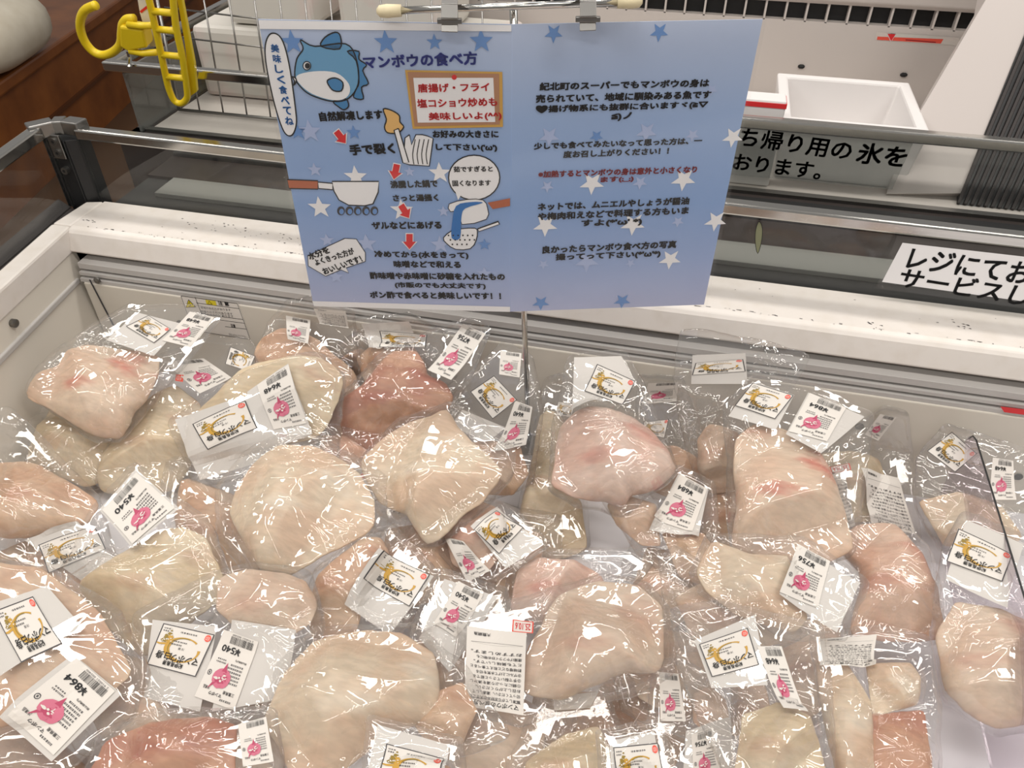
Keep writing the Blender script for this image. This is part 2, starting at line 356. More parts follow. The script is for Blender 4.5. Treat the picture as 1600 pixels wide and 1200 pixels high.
# warning sticker on the rear panel (art placed on the panel plane)
class Plane:
    """a flat sheet at its own place: o, u (right), v (up), n (towards the viewer)"""
    def __init__(s, o, u, v):
        s.o = np.array(o, float); s.u = np.array(u, float)/np.linalg.norm(u); v = np.array(v, float); v = v-s.u*np.dot(v, s.u)
        s.v = v/np.linalg.norm(v); s.n = np.cross(s.u, s.v)
    def px(s, x, y): p = onplane(x, y, s.o, s.n)-s.o; return np.array([np.dot(p, s.u), np.dot(p, s.v)])
    def at(s, q, h=0): q = np.asarray(q); return s.o+q[..., :1]*s.u+q[..., 1:2]*s.v+h*s.n
class Art:
    """printed marks on a Plane, several inks in one mesh"""
    def __init__(s, plane): s.p = plane; s.b = MB(); s.mats = []; s.h = .0004
    def mi(s, m):
        if m not in s.mats: s.mats.append(m)
        return s.mats.index(m)
    def tri(s, v, f, m, h=0): s.b.add(s.p.at(np.asarray(v, float), s.h+h), f, s.mi(m))
    def poly(s, pxs, m, h=0, sm=0):
        q = np.array([s.p.px(*a) for a in pxs])
        if sm: q = smooth_poly(q, sm)
        s.tri(*fan(q), m, h)
    def line(s, pxs, w, m, h=0, closed=False, sm=0):
        q = np.array([s.p.px(*a) for a in pxs])
        if sm: q = smooth_poly(q, sm, closed)
        if closed: q = np.vstack([q, q[:2]])
        s.tri(*stroke2d(q, w), m, h)
    def outlined(s, pxs, m, w=.0012, sm=0, h=0, ink='black'):
        s.poly(pxs, m, h, sm); s.line(pxs, w, ink, h+.0001, True, sm)
    def ell(s, c, rx, ry, m, h=0, ink=None, w=.0012):
        a = np.linspace(0, 2*math.pi, 28, endpoint=False); pts = [(c[0]+rx*math.cos(t), c[1]+ry*math.sin(t)) for t in a]
        s.poly(pts, m, h)
        if ink: s.line(pts, w, ink, h+.0001, True)
    def star(s, c, r, m, h=0, up=1):
        v, f = star2d(); q = s.p.px(*c); k = abs(s.p.px(c[0]+r, c[1])[0]-q[0]); s.tri(q+v*np.array([1, up])*k, f, m, h)
    def text(s, t, a, bb, hpx, m, h=.0002, bold=.022):
        """the string from pixel a to pixel bb along its middle, hpx tall"""
        v, f, sz = text2d(t, bold); A = s.p.px(*a); B = s.p.px(*bb); d = B-A; L = np.linalg.norm(d); d /= L; n = np.array([-d[1], d[0]])
        H = abs(s.p.px(a[0], a[1]-hpx/2)[1]-s.p.px(a[0], a[1]+hpx/2)[1])
        q = A+np.outer(v[:, 0]/sz[0]*L, d)+np.outer((v[:, 1]/sz[1]-.5)*H, n); s.tri(q, f, m, h)
    def build(s, name, parent=None): return s.b.build(name, s.mats, parent, recalc=False)
wall_plane = Plane((0, .9, .7), (1, 0, 0), (0, 0, 1))
wl = empty('warning_sticker', ony(330, 490, .899), 'warning sticker with yellow triangles on the inner rear panel', 'sticker')
a = Art(wall_plane)
a.poly([(282, 461), (372, 473), (392, 531), (300, 517)], 'paper'); a.build('backing', wl)
a = Art(wall_plane); a.h = .0006
fr = [(283, 462), (371, 474), (391, 530), (302, 516)]
a.line(fr, .0011, 'black', closed=True); a.line([(305, 464), (319, 500)], .0009, 'black'); a.line([(307, 473), (374, 482)], .0009, 'black'); a.line([(299, 488), (380, 499)], .0009, 'black')
a.line([(303, 494), (383, 505)], .0008, 'black'); a.line([(352, 510), (386, 514)], .0008, 'black')
a.poly([(295, 468), (306, 479), (291, 480)], 'signyellow', .0002); a.line([(295, 468), (306, 479), (291, 480)], .0012, 'black', .0003, True)
a.line([(297, 471), (295, 475), (299, 475), (296, 479)], .0009, 'black', .0004)
a.poly([(321, 468), (337, 470), (339, 477), (323, 475)], 'signyellow', .0001); a.line([(327, 470), (332, 475), (325, 475)], .0009, 'black', .0003, True)
a.text('注 意', (341, 473), (358, 475), 6, 'ink', .0003)
for y0 in (482, 488, 492): a.text('感電のおそれがあります', (314, y0-2), (345+rnd.random()*25, y0+2), 3.5, 'ink', .0003, 0)
a.text('注意', (361, 508), (368, 509), 5, 'ink', .0003); a.text('手を入れないでください', (358, 522), (385, 526), 4, 'ink', .0003, 0)
a.build('print', wl)
b = MB(); 
p = [ony(x, y, .899) for x, y in ((1563, 635), (1612, 641), (1614, 650), (1569, 644))]
b.add(p, [(0, 1, 2, 3)]); o = b.build('load_limit_sticker', 'red', None, recalc=False); tag(o, 'small red load line sticker on the rear wall at the right', 'sticker')
for (x, y) in ((1591, 745), (1343, 666)):
    c = ony(x, y, .8985); b = MB(); b.tube([c, c+np.array([0, -.0006, 0])], .006, 16); b.build('wall_hole', 'darker', rp)

# ---- clear divider standing in the freezer
XD = .418
pts = [onx(1520, 672, XD), onx(1600, 910, XD)]
zt = .783; yb = .874
def divider():
    out = []
    prof = [(.2, ZF+.002), (yb, ZF+.002), (yb+.006, ZF+.05)]
    for k in range(7):
        a0 = k/6*math.pi/2; prof.append((yb+.008-.022+.022*math.cos(a0), zt-.022+.022*math.sin(a0)))
    prof += [(.2, zt)]
    b = MB(); n = len(prof); v = [(XD-.0015, y, z) for y, z in prof]+[(XD+.0015, y, z) for y, z in prof]
    b.add(v, [tuple(range(n)), tuple(range(n, 2*n))]+[(i, (i+1) % n, n+(i+1) % n, n+i) for i in range(n)])
    return b
dv = divider().build('freezer_divider', 'acrylic'); tag(dv, 'clear violet tinted acrylic divider standing in the freezer at right', 'divider')
b = MB(); b.tube([(XD, .2, zt+.0006), (XD, yb-.014, zt+.0006), (XD, yb-.001, zt-.004), (XD, yb+.006, zt-.015)], .0011, 6); b.build('edge', 'dark', dv)

# ---- back display case beyond the freezer
dc = empty('display_case', (-.1, 1.55, 0), 'flat white display case behind the freezer, chrome rail and glass front', 'display case')
b = MB(); b.box((-.955, 1.036, .3), (XR, 1.30, .866)); b.build('plinth', 'dark', dc)
b = MB(); b.box((-.90, 1.086, .866), (XR, 1.148, .874)); b.build('reflection_band', 'grey', dc, bevel=.001)  # solid grey strip standing in for a reflection in the guard glass
b = MB(); b.box((-.955, 1.15, .866), (XR, 1.232, .872)); b.build('cover_strip', 'brownblack', dc)
b = MB(); b.box((-.955, 1.234, .866), (XR, 1.30, .880)); b.build('bumper', 'darker', dc, bevel=.003)
b = MB(); b.box((-1.12, 1.30, .3), (XR, 1.362, .862)); b.box((-1.12, 1.34, .3), (-1.09, 1.9, .862)); b.build('front_panel', 'brownblack', dc)
b = MB(); b.box((-1.09, 1.362, .80), (XR, 1.88, .86)); b.build('deck', 'case_white', dc)
b = MB(); b.box((-1.10, 1.345, .862), (XR, 1.349, .985)); b.build('guard_glass', 'glass', dc)
b = MB(); b.box((-1.10, 1.344, .862), (-1.094, 1.86, .985)); b.build('end_glass', 'glassgrey', dc)
b = MB(); b.bar((-1.135, 1.347, .991), (XR, 1.347, .989), .020, .018); b.build('rail', 'chrome', dc, bevel=.003)
b = MB(); b.bar((-1.125, 1.347, .991), (-1.125, 1.9, .991), .020, .018); b.build('end_rail', 'chrome', dc, bevel=.003)
b = MB(); b.box((-1.09, 1.345, .86), (XR, 1.36, .868)); b.build('glass_channel', 'steel', dc)
b = MB(); c = ony(203, 90, 1.34); b.tube([c+np.array([0, 0, .012]), c, c+np.array([.002, -.012, -.014])], .004, 8); b.build('clip', 'chrome', dc)
b = MB(); b.box((-1.09, 1.85, .80), (XR, 1.88, 1.022)); bp = b.build('back_wall', 'case_white', dc)
b = MB(); b.extrude_x([(1.85, 1.056), (1.90, 1.056), (1.90, 1.17), (1.835, 1.17), (1.83, 1.12), (1.838, 1.066)], -1.09, XR); b.build('top_nose', 'case_white', dc, bevel=.003)
b = MB(); b.box((-1.09, 1.868, 1.02), (XR, 1.90, 1.058)); vt = b.build('air_vent', 'darker', dc)
b = MB()
x = -1.06
while x < XR: b.box((x-.002, 1.850, 1.020), (x+.002, 1.868, 1.058)); x += .0417
b.build('vent_grating', 'case_white', vt)
for x, y in ((1252, 104), (1412, 117)):
    c = ony(x, y, 1.849); b = MB(); b.tube([c+np.array([-.007, 0, 0]), c+np.array([-.0035, 0, 0]), c+np.array([.0035, 0, 0]), c+np.array([.007, 0, 0])], [.002, .0045, .0045, .002], 10); b.build('slot', 'darker', bp)
back_plane = Plane((0, 1.8495, .95), (1, 0, 0), (0, 0, 1))
a = Art(back_plane); a.poly([(1370, 50), (1500, 59), (1496, 71), (1367, 62)], 'frost'); a.poly([(1371, 57), (1474, 61), (1470, 68), (1370, 62)], 'vermilion', .0002)
a.poly([(1386, 52), (1400, 53), (1392, 65)], 'red', .0005); a.line([(1386, 52), (1400, 53), (1392, 65)], .0012, 'pwhite', .0006, True); a.line([(1415, 62), (1462, 66)], .0016, 'dkred', .0006)
o = a.build('load_line_sticker'); tag(o, 'red triangle load line sticker on the white display case back wall', 'sticker')
# leaning white column and black ribbed duct at the right of the case
cpn = np.array([0, -1.0, 1.0])/math.sqrt(2)
CP = Plane((.45, 1.40, .862), (1, 0, 0), (0, 1, 1))
def slab(pxs, th, name, m, parent, off=0):
    q = np.array([CP.px(*p) for p in pxs]); n = len(q); f0 = CP.at(q, off); f1 = CP.at(q, off-th); b = MB()
    b.add(np.vstack([f0, f1]), [tuple(range(n)), tuple(range(n, 2*n))]+[(i, (i+1) % n, n+(i+1) % n, n+i) for i in range(n)])
    return b.build(name, m, parent)
cl = empty('fan_column', CP.at(CP.px(1500, 300)), 'leaning pale grey column with a black ribbed duct inside display case', 'column')
slab([(1540, 0), (1552, -60), (1700, -60), (1700, 300), (1385, 303), (1420, 205)], .05, 'cover', mat('column_grey', rgb(196, 187, 182), .45), cl)
rb = slab([(1600, 55), (1655, -60), (1760, -60), (1700, 337), (1493, 322), (1530, 228)], .02, 'duct', 'dark', cl, .004)
b = MB()
for k in range(15):
    s0 = np.array(CP.px(1495+k*10.5, 320+k*1.2)); s1 = np.array(CP.px(1655+k*13, -60)); b.bar(CP.at(s0, .006), CP.at(s1, .006), .0055, .006, CP.n)
b.build('duct_rib', mat('duct_rib_black', rgb(40, 32, 30), .5), rb, bevel=.001)
# foam tray
def tray():
    b = MB(); X0, X1, Y0, Y1, Z0, Z1, w, t = .142, .388, 1.418, 1.665, .861, .972, .020, .012
    def ring(x0, x1, y0, y1, z): return [(x0, y0, z), (x1, y0, z), (x1, y1, z), (x0, y1, z)]
    R = [ring(X0+t, X1-t, Y0+t, Y1-t, Z0), ring(X0, X1, Y0, Y1, Z1), ring(X0+w, X1-w, Y0+w, Y1-w, Z1), ring(X0+w+t, X1-w-t, Y0+w+t, Y1-w-t, Z0+.02)]
    v = sum(R, []); f = [(3, 2, 1, 0), (12, 13, 14, 15)]
    for i in range(3): f += [(i*4+k, i*4+(k+1) % 4, i*4+4+(k+1) % 4, i*4+4+k) for k in range(4)]
    b.add(v, f); return b
o = tray().build('foam_box', 'foam', None, bevel=.004); tag(o, 'empty white foam box standing on the display case deck', 'box')
p0, p1 = ony(1163, 160, 1.40), ony(1227, 166, 1.40)
b = MB(); b.box((p0[0]-.06, 1.385, .861), (p1[0], 1.425, p0[2]+.012)); rw = b.build('carton', 'foam', None, bevel=.003); tag(rw, 'white carton with a red band beside the foam box', 'carton')
b = MB(); b.box((p0[0]-.061, 1.384, p0[2]+.000), (p1[0]+.001, 1.426, p0[2]+.008)); b.build('red_band', 'red', rw)
# ice notice on the case glass
gp = Plane((.2, 1.3435, .93), (1, 0, 0), (0, 0, 1))
nt_ = empty('ice_notice', gp.at(gp.px(1280, 240)), 'grey clear notice in black letters stuck to the display case glass', 'notice')
a = Art(gp); a.poly([(1100, 186), (1430, 216), (1394, 296), (1090, 268)], 'glassgrey'); a.build('film', nt_)
a = Art(gp); a.h = .0008
a.text('ち帰り用の', (1157, 213), (1331, 236), 31, 'black', 0, .02); a.text('氷を', (1340, 238), (1417, 246), 34, 'black', 0, .024); a.text('おります。', (1146, 252), (1284, 268), 26, 'black', 0, .02)
a.build('lettering', nt_)
# till notice leaning on the freezer guard
rp2 = Plane((.4, 1.008, .93), (1, 0, 0), (0, .10, 1))
tn = empty('till_notice', rp2.at(rp2.px(1480, 470)), 'white notice in clear holder leaning on the freezer guard at right', 'notice')
a = Art(rp2); a.poly([(1402, 368), (1700, 400), (1690, 494), (1368, 450)], 'sleeve'); a.build('holder', tn)
a = Art(rp2); a.h = .0008; a.poly([(1410, 379), (1700, 412), (1690, 483), (1378, 440)], 'pwhite'); a.build('paper', tn)
a = Art(rp2); a.h = .0012
a.text('レジにてお', (1420, 402), (1612, 428), 34, 'black', 0, .02); a.text('サービスし', (1406, 432), (1608, 463), 31, 'black', 0, .02)
a.build('lettering', tn)
lp = Plane((.1, 1.029, .95), (1, 0, 0), (0, 0, 1))
a = Art(lp); a.outlined([(1186, 346), (1191, 356), (1190, 376), (1184, 396), (1180, 378), (1181, 358)], 'scrap', .0008, 3)
o = a.build('leaf_scrap'); tag(o, 'thin greenish scrap stuck on freezer guard glass below the rail', 'scrap')

# ---- wire basket, cartons in it, yellow clamp hook and ticket ladder at the left of the case
wb = empty('wire_basket', (-1.0, 1.5, .86), 'wire basket standing in the display case behind the left poster', 'basket')
wp = Plane((-1.1, 1.46, .862), (1, 0, 0), (0, .12, 1))
def wire(pxs, r, pl, bb, off=0):
    P = [pl.at(pl.px(*p), off) for p in pxs]
    bb.tube([np.array((max(p[0], -1.082), p[1], max(p[2], .866))) for p in P], r, 8)
b = MB(); wire([(232, -30), (262, 130), (268, 160), (272, 170), (280, 177), (420, 192), (560, 207), (690, 222)], .0035, wp, b); b.build('frame', 'steel', wb, smooth=True)
b = MB()
for i in range(13): wire([(312+i*37, 178+i*4.0), (312+i*37-40+i*3, -30)], .0018, wp, b, -.003)
b.build('upright_wire', 'steel', wb, smooth=True)
b = MB()
for y in (18, 62, 108): wire([(255, y-6), (420, y+14), (690, y+42)], .0018, wp, b, -.004)
b.build('cross_wire', 'steel', wb, smooth=True)
cb = [((-1.075, 1.56, .861), (-.86, 1.80, 1.01)), ((-.85, 1.56, .861), (-.62, 1.80, .99)), ((-.61, 1.56, .861), (-.40, 1.80, 1.0)), ((-.99, 1.58, 1.012), (-.80, 1.79, 1.13)), ((-.74, 1.58, 1.002), (-.52, 1.79, 1.12))]
lbs = ['frosted pale pack at the left end of the wire basket', 'frosted pale pack in the middle of the wire basket', 'frosted pale pack at the right end of the basket, behind poster', 'frosted pale pack on top at the left in the wire basket', 'frosted pale pack on top at the right in the wire basket']
for (l0, h0), lb_ in zip(cb, lbs):
    b = MB(); b.box(l0, h0); o = b.build('frozen_pack', 'frost', None, bevel=.012); tag(o, lb_, 'pack', 'frosted packs in the wire basket')
yp = Plane((-1.2, 1.325, 1.0), (1, 0, 0), (0, -.25, 1))
yh = empty('clamp_hook', yp.at(yp.px(200, 60)), 'bright yellow plastic clamp hook with ladder strip on the chrome rail', 'hook')
hk = smooth_poly([yp.at(yp.px(*p)) for p in [(150, 8), (132, 17), (125, 38), (131, 62), (145, 80), (161, 86), (177, 81), (188, 69), (190, 52), (192, 38), (199, 30), (210, 29)]], 5, False)
b = MB(); b.tube(hk, .0078, 12); b.build('hook', 'yellow', yh, smooth=True)
b = MB(); q = [yp.px(*p) for p in [(193, 34), (230, 40), (236, 68), (206, 74), (194, 66)]]; f0 = yp.at(np.array(q), .016); f1 = yp.at(np.array(q), -.012); n = 5
b.add(np.vstack([f0, f1]), [tuple(range(n)), tuple(range(n, 2*n))]+[(i, (i+1) % n, n+(i+1) % n, n+i) for i in range(n)]); b.build('clamp_body', 'yellow', yh, bevel=.004)
for jp in ([(205, 33), (225, 35), (245, 34)], [(208, 74), (228, 78), (250, 76)]):
    b = MB(); b.tube([yp.at(yp.px(*p), .012) for p in jp], .006, 10); b.build('jaw', 'yellow', yh, smooth=True)
b = MB()
b.tube(smooth_poly([yp.at(yp.px(*p), .02) for p in [(234, -40), (244, 0), (257, 60), (268, 115), (274, 136), (281, 149), (291, 152), (299, 145), (300, 132), (293, 80), (283, 30), (277, -40)]], 4, False), .0062, 10)
for y, xa, xb in ((8, 246, 278), (36, 252, 284), (76, 261, 292), (110, 268, 297)): b.tube([yp.at(yp.px(xa, y), .02), yp.at(yp.px(xb, y+3), .02)], .0062, 8)
b.build('ladder', 'yellow', yh, smooth=True)
b = MB(); q = np.array([yp.px(*p) for p in [(283, -40), (308, 95), (312, 138), (302, 145), (293, 60), (276, -40)]]); f0 = yp.at(q, .012); f1 = yp.at(q, .004); n = 6
b.add(np.vstack([f0, f1]), [tuple(range(n)), tuple(range(n, 2*n))]+[(i, (i+1) % n, n+(i+1) % n, n+i) for i in range(n)]); b.build('backing_strip', 'yellow', yh, bevel=.001)
a = Art(yp); a.h = -.02; a.poly([(203, -10), (226, -10), (246, 82), (226, 82), (210, 30)], 'paper'); a.line([(211, 28), (230, 13)], .004, 'red', .0006); a.line([(206, 6), (222, 6)], .003, 'ink', .0006)
o = a.build('price_card'); tag(o, 'white price card with red slash behind the yellow hook', 'card')

# ---- wooden stand with rice bags, far left
w0, w1 = onz(0, 128, .45), onz(184, 0, .45); dw = (w1-w0)/np.linalg.norm(w1-w0); sw = np.array([-dw[1], dw[0], 0])
A0 = w0-dw*1.2; A1 = w1+dw*2.5
ws = empty('wooden_stand', (A0+A1)/2*np.array([1, 1, 0]), 'low brown varnished wooden stand carrying rice bags at far left', 'stand')
def along(a0, a1, s0, s1, z0, z1):
    p = [a0+sw*s0, a0+sw*s1, a1+sw*s1, a1+sw*s0]
    return [(q[0], q[1], z0) for q in (p[0], p[3], p[2], p[1])]+[(q[0], q[1], z1) for q in (p[0], p[3], p[2], p[1])]
b = MB(); b.hexa(along(A0, A1, .02, .9, 0, .42)); b.build('front_board', 'wood', ws)
b = MB(); b.hexa(along(A0, A1, .0, .9, .40, .45)); b.build('top_board', 'wood', ws, bevel=.01)
b = MB(); b.hexa(along(A0, A1, .005, .9, .20, .215)); b.build('trim_board', mat('wood_dark', rgb(84, 46, 20), .4), ws)
def bag_blob(c, d, L, Wd, H, name, lab):
    b = MB(); n, k = 14, 20; V = []; Fc = []
    for i in range(n+1):
        u = -1+2*i/n; r = (1-abs(u)**3.2)**.42 if abs(u) < 1 else 0.02
        for j in range(k):
            t = 2*math.pi*j/k; sx = math.cos(t); sz = math.sin(t)
            V.append(c+d*L/2*u+sw*Wd/2*r*np.sign(sx)*abs(sx)**.8+np.array([0, 0, H/2*(1+r*np.sign(sz)*abs(sz)**.8)]))
    for i in range(n): Fc += [(i*k+j, i*k+(j+1) % k, (i+1)*k+(j+1) % k, (i+1)*k+j) for j in range(k)]
    b.add(V, Fc); o = b.build(name, 'rice', None, smooth=True); tag(o, lab, 'bag', 'rice bags on the wooden stand')
rc = onz(-30, 40, .60); rc[2] = .45
bag_blob(rc, dw, .62, .38, .24, 'rice_bag', 'white rice bag lying on the wooden stand, its end at the corner')

# ------------------------------------------------------------------ recipe poster on its stand
def vhit(x, y, h):                              # a point at horizontal distance h in front of the camera
    hf = np.array([-math.sin(YAW), math.cos(YAW), 0]); d = ray(x, y); return CAM + d*(h/np.dot(d, hf))
st = empty('sign_stand', vhit(822, 600, .72)*np.array([1, 1, 0])+np.array([0, 0, ZF]), 'thin chrome sign stand rising out of the fish bags', 'sign stand')
HP = .712
ptop, pbot = vhit(802, 8, HP), vhit(818, 492, HP); pd = (pbot-ptop)/np.linalg.norm(pbot-ptop)
pft = onz(826, 694, ZF+.004)
b = MB(); b.tube([ptop, pft], .0036, 12); b.build('pole', 'chrome', st, smooth=True)
b = MB(); b.tube([pft, pft-np.array([0, 0, .002])], .022, 20); b.build('foot', 'steel', st)
ba, bb_ = vhit(612, 17, .700), vhit(980, 3, .700)
b = MB(); b.tube([ba, bb_], .0030, 12); b.build('crossbar', 'chrome', st, smooth=True)
dbar = (bb_-ba)/np.linalg.norm(bb_-ba)
for e, s_ in ((ba, -1), (bb_, 1)):
    b = MB(); b.tube([e-dbar*s_*.008, e+dbar*s_*.004, e+dbar*s_*.010, e+dbar*s_*.0125], [.0048, .0055, .0048, .002], 14); b.build('end_cap', 'cream', st, smooth=True)
def clip(xc, yt, yb, w):
    b = MB(); A = vhit(xc, yt, .696); B_ = vhit(xc, yb, .690); hf = np.array([-math.sin(YAW), math.cos(YAW), 0])
    r = RT*w
    P = [A+hf*.010, A+hf*.002-np.array([0, 0, -.004]), A-hf*.006, A*.55+B_*.45-hf*.009, A*.35+B_*.65-hf*.002, B_-hf*.004]
    for i in range(len(P)-1): b.bar(P[i]+r*0, P[i+1], w, .0012, np.cross(RT, P[i+1]-P[i]))
    k = A*.4+B_*.6-hf*.004
    b.bar(k-r*.75, k+r*.75, .004, .004)
    return b
for xc, yt, yb in ((703, 4, 48), (918, 0, 46)):
    clip(xc, yt, yb, .0135).build('clip', 'steel', st, bevel=.0004)
    
TLp, TCp, BCp, BLp = vhit(403, 30, .716), vhit(800, 38, .700), vhit(798, 487, .700), vhit(490, 478, .716)
TRp, BRp = vhit(1192, 30, .716), vhit(1100, 476, .716)
def page(tl, tr, br, bl, label):
    o = empty('poster', (bl+br)/2, label, 'poster', 'pages of the fish recipe sign'); p = Plane(bl, br-bl, tl-bl)
    n = p.n; b = MB(); b.hexa([bl-n*.0008, br-n*.0008, br, bl, tl-n*.0008, tr-n*.0008, tr, tl]); b.build('sheet', 'poster', o)
    return o, p
pl, PL = page(TLp, TCp, BCp, BLp, 'blue poster of a sunfish and cooking steps, left page of the sign')
pr_, PR = page(TCp, TRp, BRp, BCp, 'blue text only poster with stars, right page of the sign')
# left page
a = Art(PL)
for x, y, r in ((457, 66, 19), (603, 66, 19), (752, 64, 19)): a.star((x, y), r, 'star1')
for x, y, r, m in ((465, 205, 14, 'star1'), (484, 205, 19, 'star2'), (553, 207, 12, 'star1'), (679, 66, 13, 'star1'), (556, 276, 19, 'pwhite'), (492, 265, 12, 'star2'), (500, 324, 19, 'pwhite'), (687, 270, 18, 'pwhite'), (628, 328, 19, 'pwhite'),
        (573, 380, 17, 'star2'), (688, 382, 16, 'star2'), (511, 375, 12, 'star2'), (693, 330, 10, 'star2'), (757, 382, 11, 'star1'), (638, 425, 12, 'star2'), (757, 427, 13, 'star2'), (525, 432, 13, 'star2'), (640, 268, 9, 'star2')):
    a.star((x, y), r, m, .00005)
a.poly([(404, 31), (799, 39), (799, 49), (406, 45)], 'pwhite', .0001); a.poly([(488, 470), (797, 479), (797, 487), (491, 478)], 'pwhite', .0001)
a.build('printed_stars', pl)
a = Art(PL); a.h = .0006
a.outlined([(470, 62), (492, 72), (540, 68), (557, 92), (560, 130), (545, 153), (520, 158), (486, 148), (468, 133), (461, 118), (464, 92), (474, 76)], 'fishblue', sm=4)
a.outlined([(502, 72), (508, 58), (524, 50), (532, 56), (531, 76)], 'finblue', sm=3)
a.outlined([(521, 158), (530, 167), (538, 171), (545, 165), (540, 154)], 'finblue', sm=3)
a.outlined([(543, 80), (561, 80), (561, 92), (573, 101), (567, 110), (576, 130), (565, 136), (568, 154), (553, 152), (556, 140), (561, 128), (557, 95)], 'finblue', sm=3)
a.poly([(464, 118), (490, 111), (525, 113), (545, 130), (546, 146), (535, 155), (515, 155), (488, 146), (470, 132)], 'pwhite', .0003, 4)
a.outlined([(512, 125), (524, 121), (536, 128), (534, 141), (522, 141), (515, 134)], 'finblue', sm=3, h=.0005)
a.ell((480, 102), 6, 6.5, 'pwhite', .0005, 'black', .0008); a.ell((481, 102), 4, 4.5, 'black', .0008)
a.outlined([(457, 119), (463, 122), (463, 128), (459, 133), (461, 126)], 'pwhite', sm=2, h=.0005)
a.build('sunfish_drawing', pl)
a = Art(PL); a.h = .0006
a.outlined([(424, 52), (440, 60), (452, 100), (462, 170), (463, 195), (456, 211), (444, 205), (430, 165), (417, 105), (415, 70)], 'pwhite', sm=5)
for i, ch in enumerate('美味しく食べてね'):
    x = 430+i*3.2; y = 75+i*16.2; a.text(ch, (x-6.5, y-.5), (x+6.5, y+.5), 13, 'blue', .0004, .03)
a.build('speech_bubble', pl)
a = Art(PL); a.h = .0006
a.poly([(633, 109), (785, 112), (786, 198), (645, 201)], 'corkrim'); a.poly([(637, 112), (780, 115), (781, 194), (648, 197)], 'corkboard', .0002)
a.poly([(646, 121), (771, 121), (774, 190), (653, 191)], 'pwhite', .0004); a.ell((710, 120), 4, 4, 'red', .0006)
a.text('唐揚げ・フライ', (653, 137), (765, 135), 14, 'red', .0008, .03); a.text('塩コショウ炒めも', (652, 161), (777, 158), 14, 'red', .0008, .03); a.text('美味しいよ(^^)', (670, 182), (784, 180), 14, 'red', .0008, .03)
a.build('notice_board', pl)
a = Art(PL); a.h = .0008
a.text('マンボウの食べ方', (568, 97), (746, 90), 21, 'navy', 0, .035)
K = [('自然解凍します', 499, 182, 598, 178, 15), ('手で裂く', 546, 234, 617, 231, 17), ('お好みの大きさに', 676, 209, 779, 209, 12), ('して下さい(\'ω\')', 681, 230, 777, 231, 12), ('沸騰した鍋で', 610, 288, 684, 286, 12),
     ('さっと湯掻く', 614, 309, 685, 308, 11), ('ザルなどにあげる', 581, 352, 690, 351, 12), ('冷めてから(水をきって)', 585, 397, 732, 399, 12), ('味噌などで和える', 615, 412, 720, 413, 11),
     ('酢味噌や赤味噌に砂糖を入れたもの', 578, 430, 789, 432, 11), ('(市販のでも大丈夫です)', 617, 445, 759, 447, 10), ('ポン酢で食べると美味しいです！！', 578, 460, 783, 462, 11)]
for t, x0, y0, x1, y1, h in K: a.text(t, (x0, y0), (x1, y1), h, 'black', 0, .045)
a.build('lettering', pl)
a = Art(PL); a.h = .0006
for x, y, r in ((533, 214, 38), (618, 268, -12), (633, 330, 32), (640, 377, 0)):
    t = math.radians(r); R_ = lambda p: (x+p[0]*math.cos(t)+p[1]*math.sin(t), y-p[0]*math.sin(t)+p[1]*math.cos(t))
    pts = [(-5, -12), (5, -12), (5, 0), (10, 0), (0, 12), (-10, 0), (-5, 0)]
    a.poly([R_((p[0]*1.25, p[1]*1.12)) for p in pts], 'pwhite'); a.poly([R_(p) for p in pts], 'red', .0002)
a.build('arrows', pl)
a = Art(PL); a.h = .0006
a.outlined([(599, 170), (612, 172), (624, 180), (625, 190), (631, 198), (622, 207), (606, 207), (601, 198), (604, 186)], 'orange', sm=3)
a.outlined([(633, 215), (640, 210), (643, 226), (650, 210), (660, 210), (668, 212), (677, 216), (671, 259), (640, 257), (630, 254)], 'pwhite', w=.001)
for x in (648, 655, 662, 669): a.line([(x+1, 217), (x-3, 240), (x-1, 256)], .0008, 'black', .0003, sm=3)
a.outlined([(616, 203), (623, 200), (639, 253), (630, 254)], 'pwhite', w=.001, h=.0003)
a.build('tearing_drawing', pl)
a = Art(PL); a.h = .0006
a.outlined([(449, 280), (497, 282), (497, 295), (452, 294)], 'panwood'); a.outlined([(497, 284), (520, 286), (520, 296), (498, 294)], 'pwhite')
a.outlined([(519, 283), (592, 283), (591, 300), (583, 318), (570, 321), (545, 320), (530, 312), (522, 298)], 'pwhite')
for i in range(5): a.ell((533+i*13, 329), 6, 7, 'ink', 0); a.ell((534+i*13, 330), 3.6, 4.4, 'star1', .0002)
a.build('saucepan_drawing', pl)
a = Art(PL); a.h = .0006
a.ell((741, 277), 40, 35, 'pwhite', 0, 'black', .0012); a.poly([(712, 300), (724, 298), (716, 312)], 'pwhite', .0002)
a.text('茹ですぎると', (709, 264), (770, 263), 9, 'black', .0004, .03); a.text('固くなります', (707, 286), (767, 285), 9, 'black', .0004, .03)
a.build('round_bubble', pl)
a = Art(PL); a.h = .0008
a.outlined([(702, 318), (730, 311), (755, 312), (762, 325), (760, 342), (722, 350), (718, 330), (704, 330)], 'pwhite', w=.0008, sm=2)
a.poly([(713, 321), (735, 315), (755, 316), (727, 325), (721, 340), (719, 371), (706, 371), (707, 345)], 'blue', .0003, 3)
a.poly([(762, 316), (797, 309), (797, 321), (770, 326)], 'panwood', .0002)
a.outlined([(693, 371), (706, 360), (720, 357), (742, 356), (746, 362), (744, 375), (735, 388), (712, 389), (698, 380)], 'pwhite', w=.0010, sm=2, h=-.0002)
for i in range(16): a.ell((701+(i % 6)*7.5+3*(i//6), 367+(i//6)*7), 1.3, 1.3, 'black', .0003)
a.line([(747, 359), (780, 347)], .0042, 'black', .0001); a.line([(748, 359), (779, 348)], .0022, 'pwhite', .0002)
a.build('strainer_drawing', pl)
a = Art(PL); a.h = .0006
